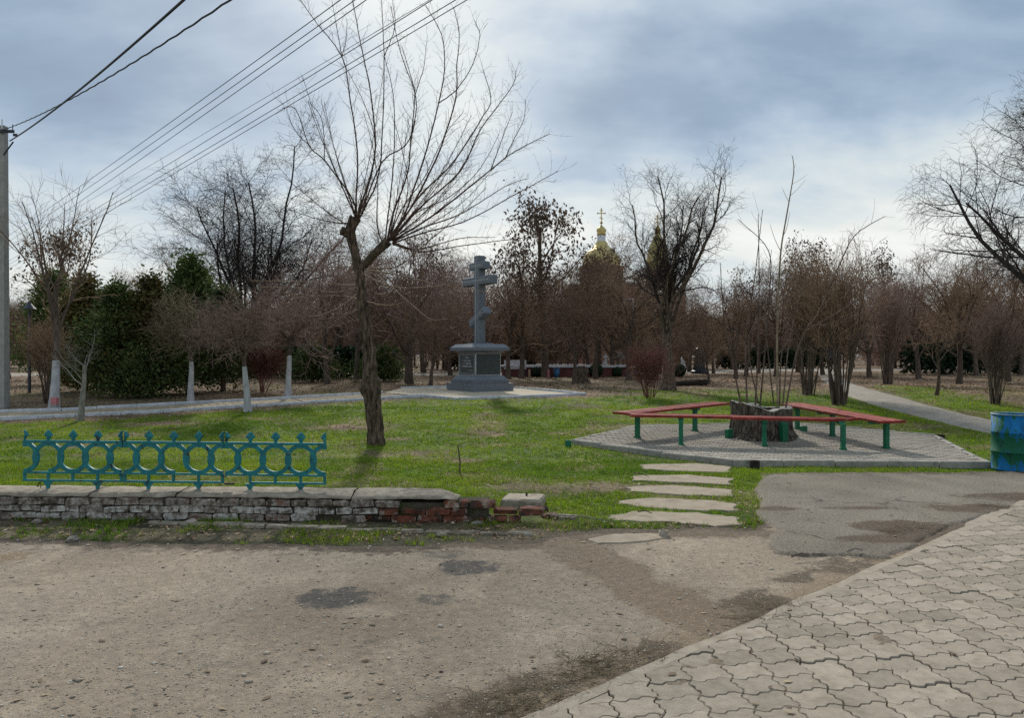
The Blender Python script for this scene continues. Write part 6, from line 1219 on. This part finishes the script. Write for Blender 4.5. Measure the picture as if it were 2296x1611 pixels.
parts = [litter(14000, 6.7, 13, .045, .9, lambda x, y: np.maximum(lk(x, y) * .5, .95 * verge_amount(x, y))), litter(26000, 13, 26, .06, .9, lk), litter(26000, 24, 48, .10, 1.0, lk)]
def yard_leaves(n):
    y = 2.8 + 7.5 * rg.random(n) ** 1.3; x = (rg.random(n) * 2 - 1) * .7 * y; ok = (yardsd(x, y) > .1) & (rg.random(n) < .25 + .75 * ss(.9, .1, yardsd(x, y))); x, y = x[ok], y[ok]; m = len(x); z = np.maximum(yard_z(x, y), np.where(asd(x, y) > 0, asph_z(x, y), -1)); dn = (x - PAVE_A[0]) * pn.x + (y - PAVE_A[1]) * pn.y; z = np.where(dn > 0, .036, z) + .003
    az = rg.random(m) * 6.28; L = .012 + .022 * rg.random(m); dx, dy = np.cos(az) * L, np.sin(az) * L; w = .35 + .3 * rg.random(m)
    V = np.stack([np.stack([x - dx, y - dy, z], 1), np.stack([x - dy * w, y + dx * w, z + .008 * rg.random(m)], 1), np.stack([x + dx, y + dy, z + .004], 1), np.stack([x + dy * w, y - dx * w, z + .002], 1)], 1); c = mixn(np.broadcast_to((.10, .06, .035), (m, 3)), (.42, .33, .22), rg.random(m) ** 1.5); return V.reshape(-1, 3), np.repeat(c, 4, 0)
parts.append(yard_leaves(900))
V = np.concatenate([p[0] for p in parts]); C = np.concatenate([p[1] for p in parts]); o = obj('leaf_litter', np_mesh('leaf_litter', V, np.arange(len(V)).reshape(-1, 4), M_litter, False, C)); tag(o, 'brown fallen leaves scattered over the park ground', 'leaves', None, 'stuff')
# pebbles and grit on the yard
def pebbles(n):
    y = 2.7 + 8 * rg.random(n) ** 1.7; x = (rg.random(n) * 2 - 1) * (.69 * y + .4); dn = (x - PAVE_A[0]) * pn.x + (y - PAVE_A[1]) * pn.y; ok = (yardsd(x, y) > .03) & (dn < -.06) & ((asd(x, y) < 0) | (rg.random(n) < .3)); x, y = x[ok], y[ok]; m = len(x)
    s = .0022 + .006 * rg.random(m) ** 4 + .014 * (rg.random(m) < .02) * rg.random(m); z = np.maximum(yard_z(x, y), np.where(asd(x, y) > 0, asph_z(x, y), -1)); base = np.array([(1, 0, 0), (0, 1, 0), (-1, 0, 0), (0, -1, 0), (0, 0, .8), (0, 0, -.5)], float)
    V = base[None] * (.65 + .7 * rg.random((m, 6, 1))) * s[:, None, None] * np.array((1.3, 1.0, .62)); az = rg.random(m) * 6.28; ca, sa = np.cos(az)[:, None], np.sin(az)[:, None]; V = np.stack([V[..., 0] * ca - V[..., 1] * sa, V[..., 0] * sa + V[..., 1] * ca, V[..., 2]], -1) + np.stack([x, y, z + s * .15], 1)[:, None]
    Fc = np.array([(0, 1, 4), (1, 2, 4), (2, 3, 4), (3, 0, 4), (1, 0, 5), (2, 1, 5), (3, 2, 5), (0, 3, 5)]); Q = (np.arange(m)[:, None, None] * 6 + Fc[None]).reshape(-1, 3)
    c = mixn(np.broadcast_to((.26, .215, .165), (m, 3)), (.52, .455, .37), rg.random(m)); w_ = rg.random(m) < .05; c[w_] = (.66, .64, .58); d_ = rg.random(m) < .04; c[d_] = (.06, .05, .045)
    return V.reshape(-1, 3), Q, np.repeat(c, 6, 0)
V, Q, C = pebbles(60000); o = obj('gravel', np_mesh('gravel', V, Q, M_peb, False, C)); tag(o, 'small pebbles and grit scattered over the yard', 'gravel', None, 'stuff')
# dry stalks lying along the pavement edge and rubble
def stalks(cs, n, L, spread):
    P, D, LL, R = [], [], [], []
    for (x, y) in cs:
        P.append(np.stack([x + rg.normal(size=n) * spread, y + rg.normal(size=n) * spread * .5, np.full(n, .012) + .02 * rg.random(n)], 1)); D.append(np.stack([rg.normal(size=n), rg.normal(size=n) * .7, np.abs(rg.normal(size=n)) * .10], 1)); LL.append(L * (.4 + rg.random(n))); R.append(np.full(n, .0016))
    P, Rr = grow(rg, np.concatenate(P), np.concatenate(D), np.concatenate(LL), np.concatenate(R), 5, .5, .3, -.03); P[..., 2] = np.maximum(P[..., 2], .012); return (P, Rr, 3)
cs = GP([(1120, 1588), (1180, 1575), (1240, 1560), (1310, 1525), (1360, 1495), (1420, 1475), (1330, 1500), (1160, 1600)]) + GP([(2010, 1200), (2060, 1192), (2230, 1142), (1690, 1395), (1740, 1365)])
o = obj('dry_stalks', tube_mesh('dry_stalks', [stalks(cs, 55, .16, .10), stalks(GP([(1040, 1195), (1100, 1190), (1200, 1185), (1280, 1180), (700, 1205), (400, 1205), (1140, 1140)]), 45, .2, .22)], M_two)); tag(o, 'dry stalks and rootlets lying along the pavement edge', 'dry stalks', None, 'stuff')
for (u0_, v0_, u1_, v1_, lb) in ((1325, 1098, 1350, 1116, 'pale bent twig lying on the lawn near the stepping slabs'), (1225, 1165, 1380, 1182, 'long thin pale stem lying across the grass to the yard'), (1420, 1068, 1455, 1078, 'dark twig lying on the second far stepping slab'), (1430, 1158, 1462, 1162, 'short dark bark piece on the nearest stepping slab'), (1775, 1262, 1815, 1258, 'thin dark twig lying on the yard below the asphalt'), (1900, 1250, 1935, 1246, 'thin twig lying at the asphalt edge')):
    a, b = G(u0_, v0_), G(u1_, v1_); m = ((a[0] + b[0]) / 2, (a[1] + b[1]) / 2); zt = float(gz(*m)) + .045; o = MB().tube([(a[0] - m[0], a[1] - m[1], 0), (.01, .02, .015), (b[0] - m[0], b[1] - m[1], 0)], [.007, .006, .004], 6).build('fallen_twig', M_bark if 'dark' in lb else M_twg, None, True, (m[0], m[1], zt)); tag(o, lb, 'twig', 'fallen twigs')
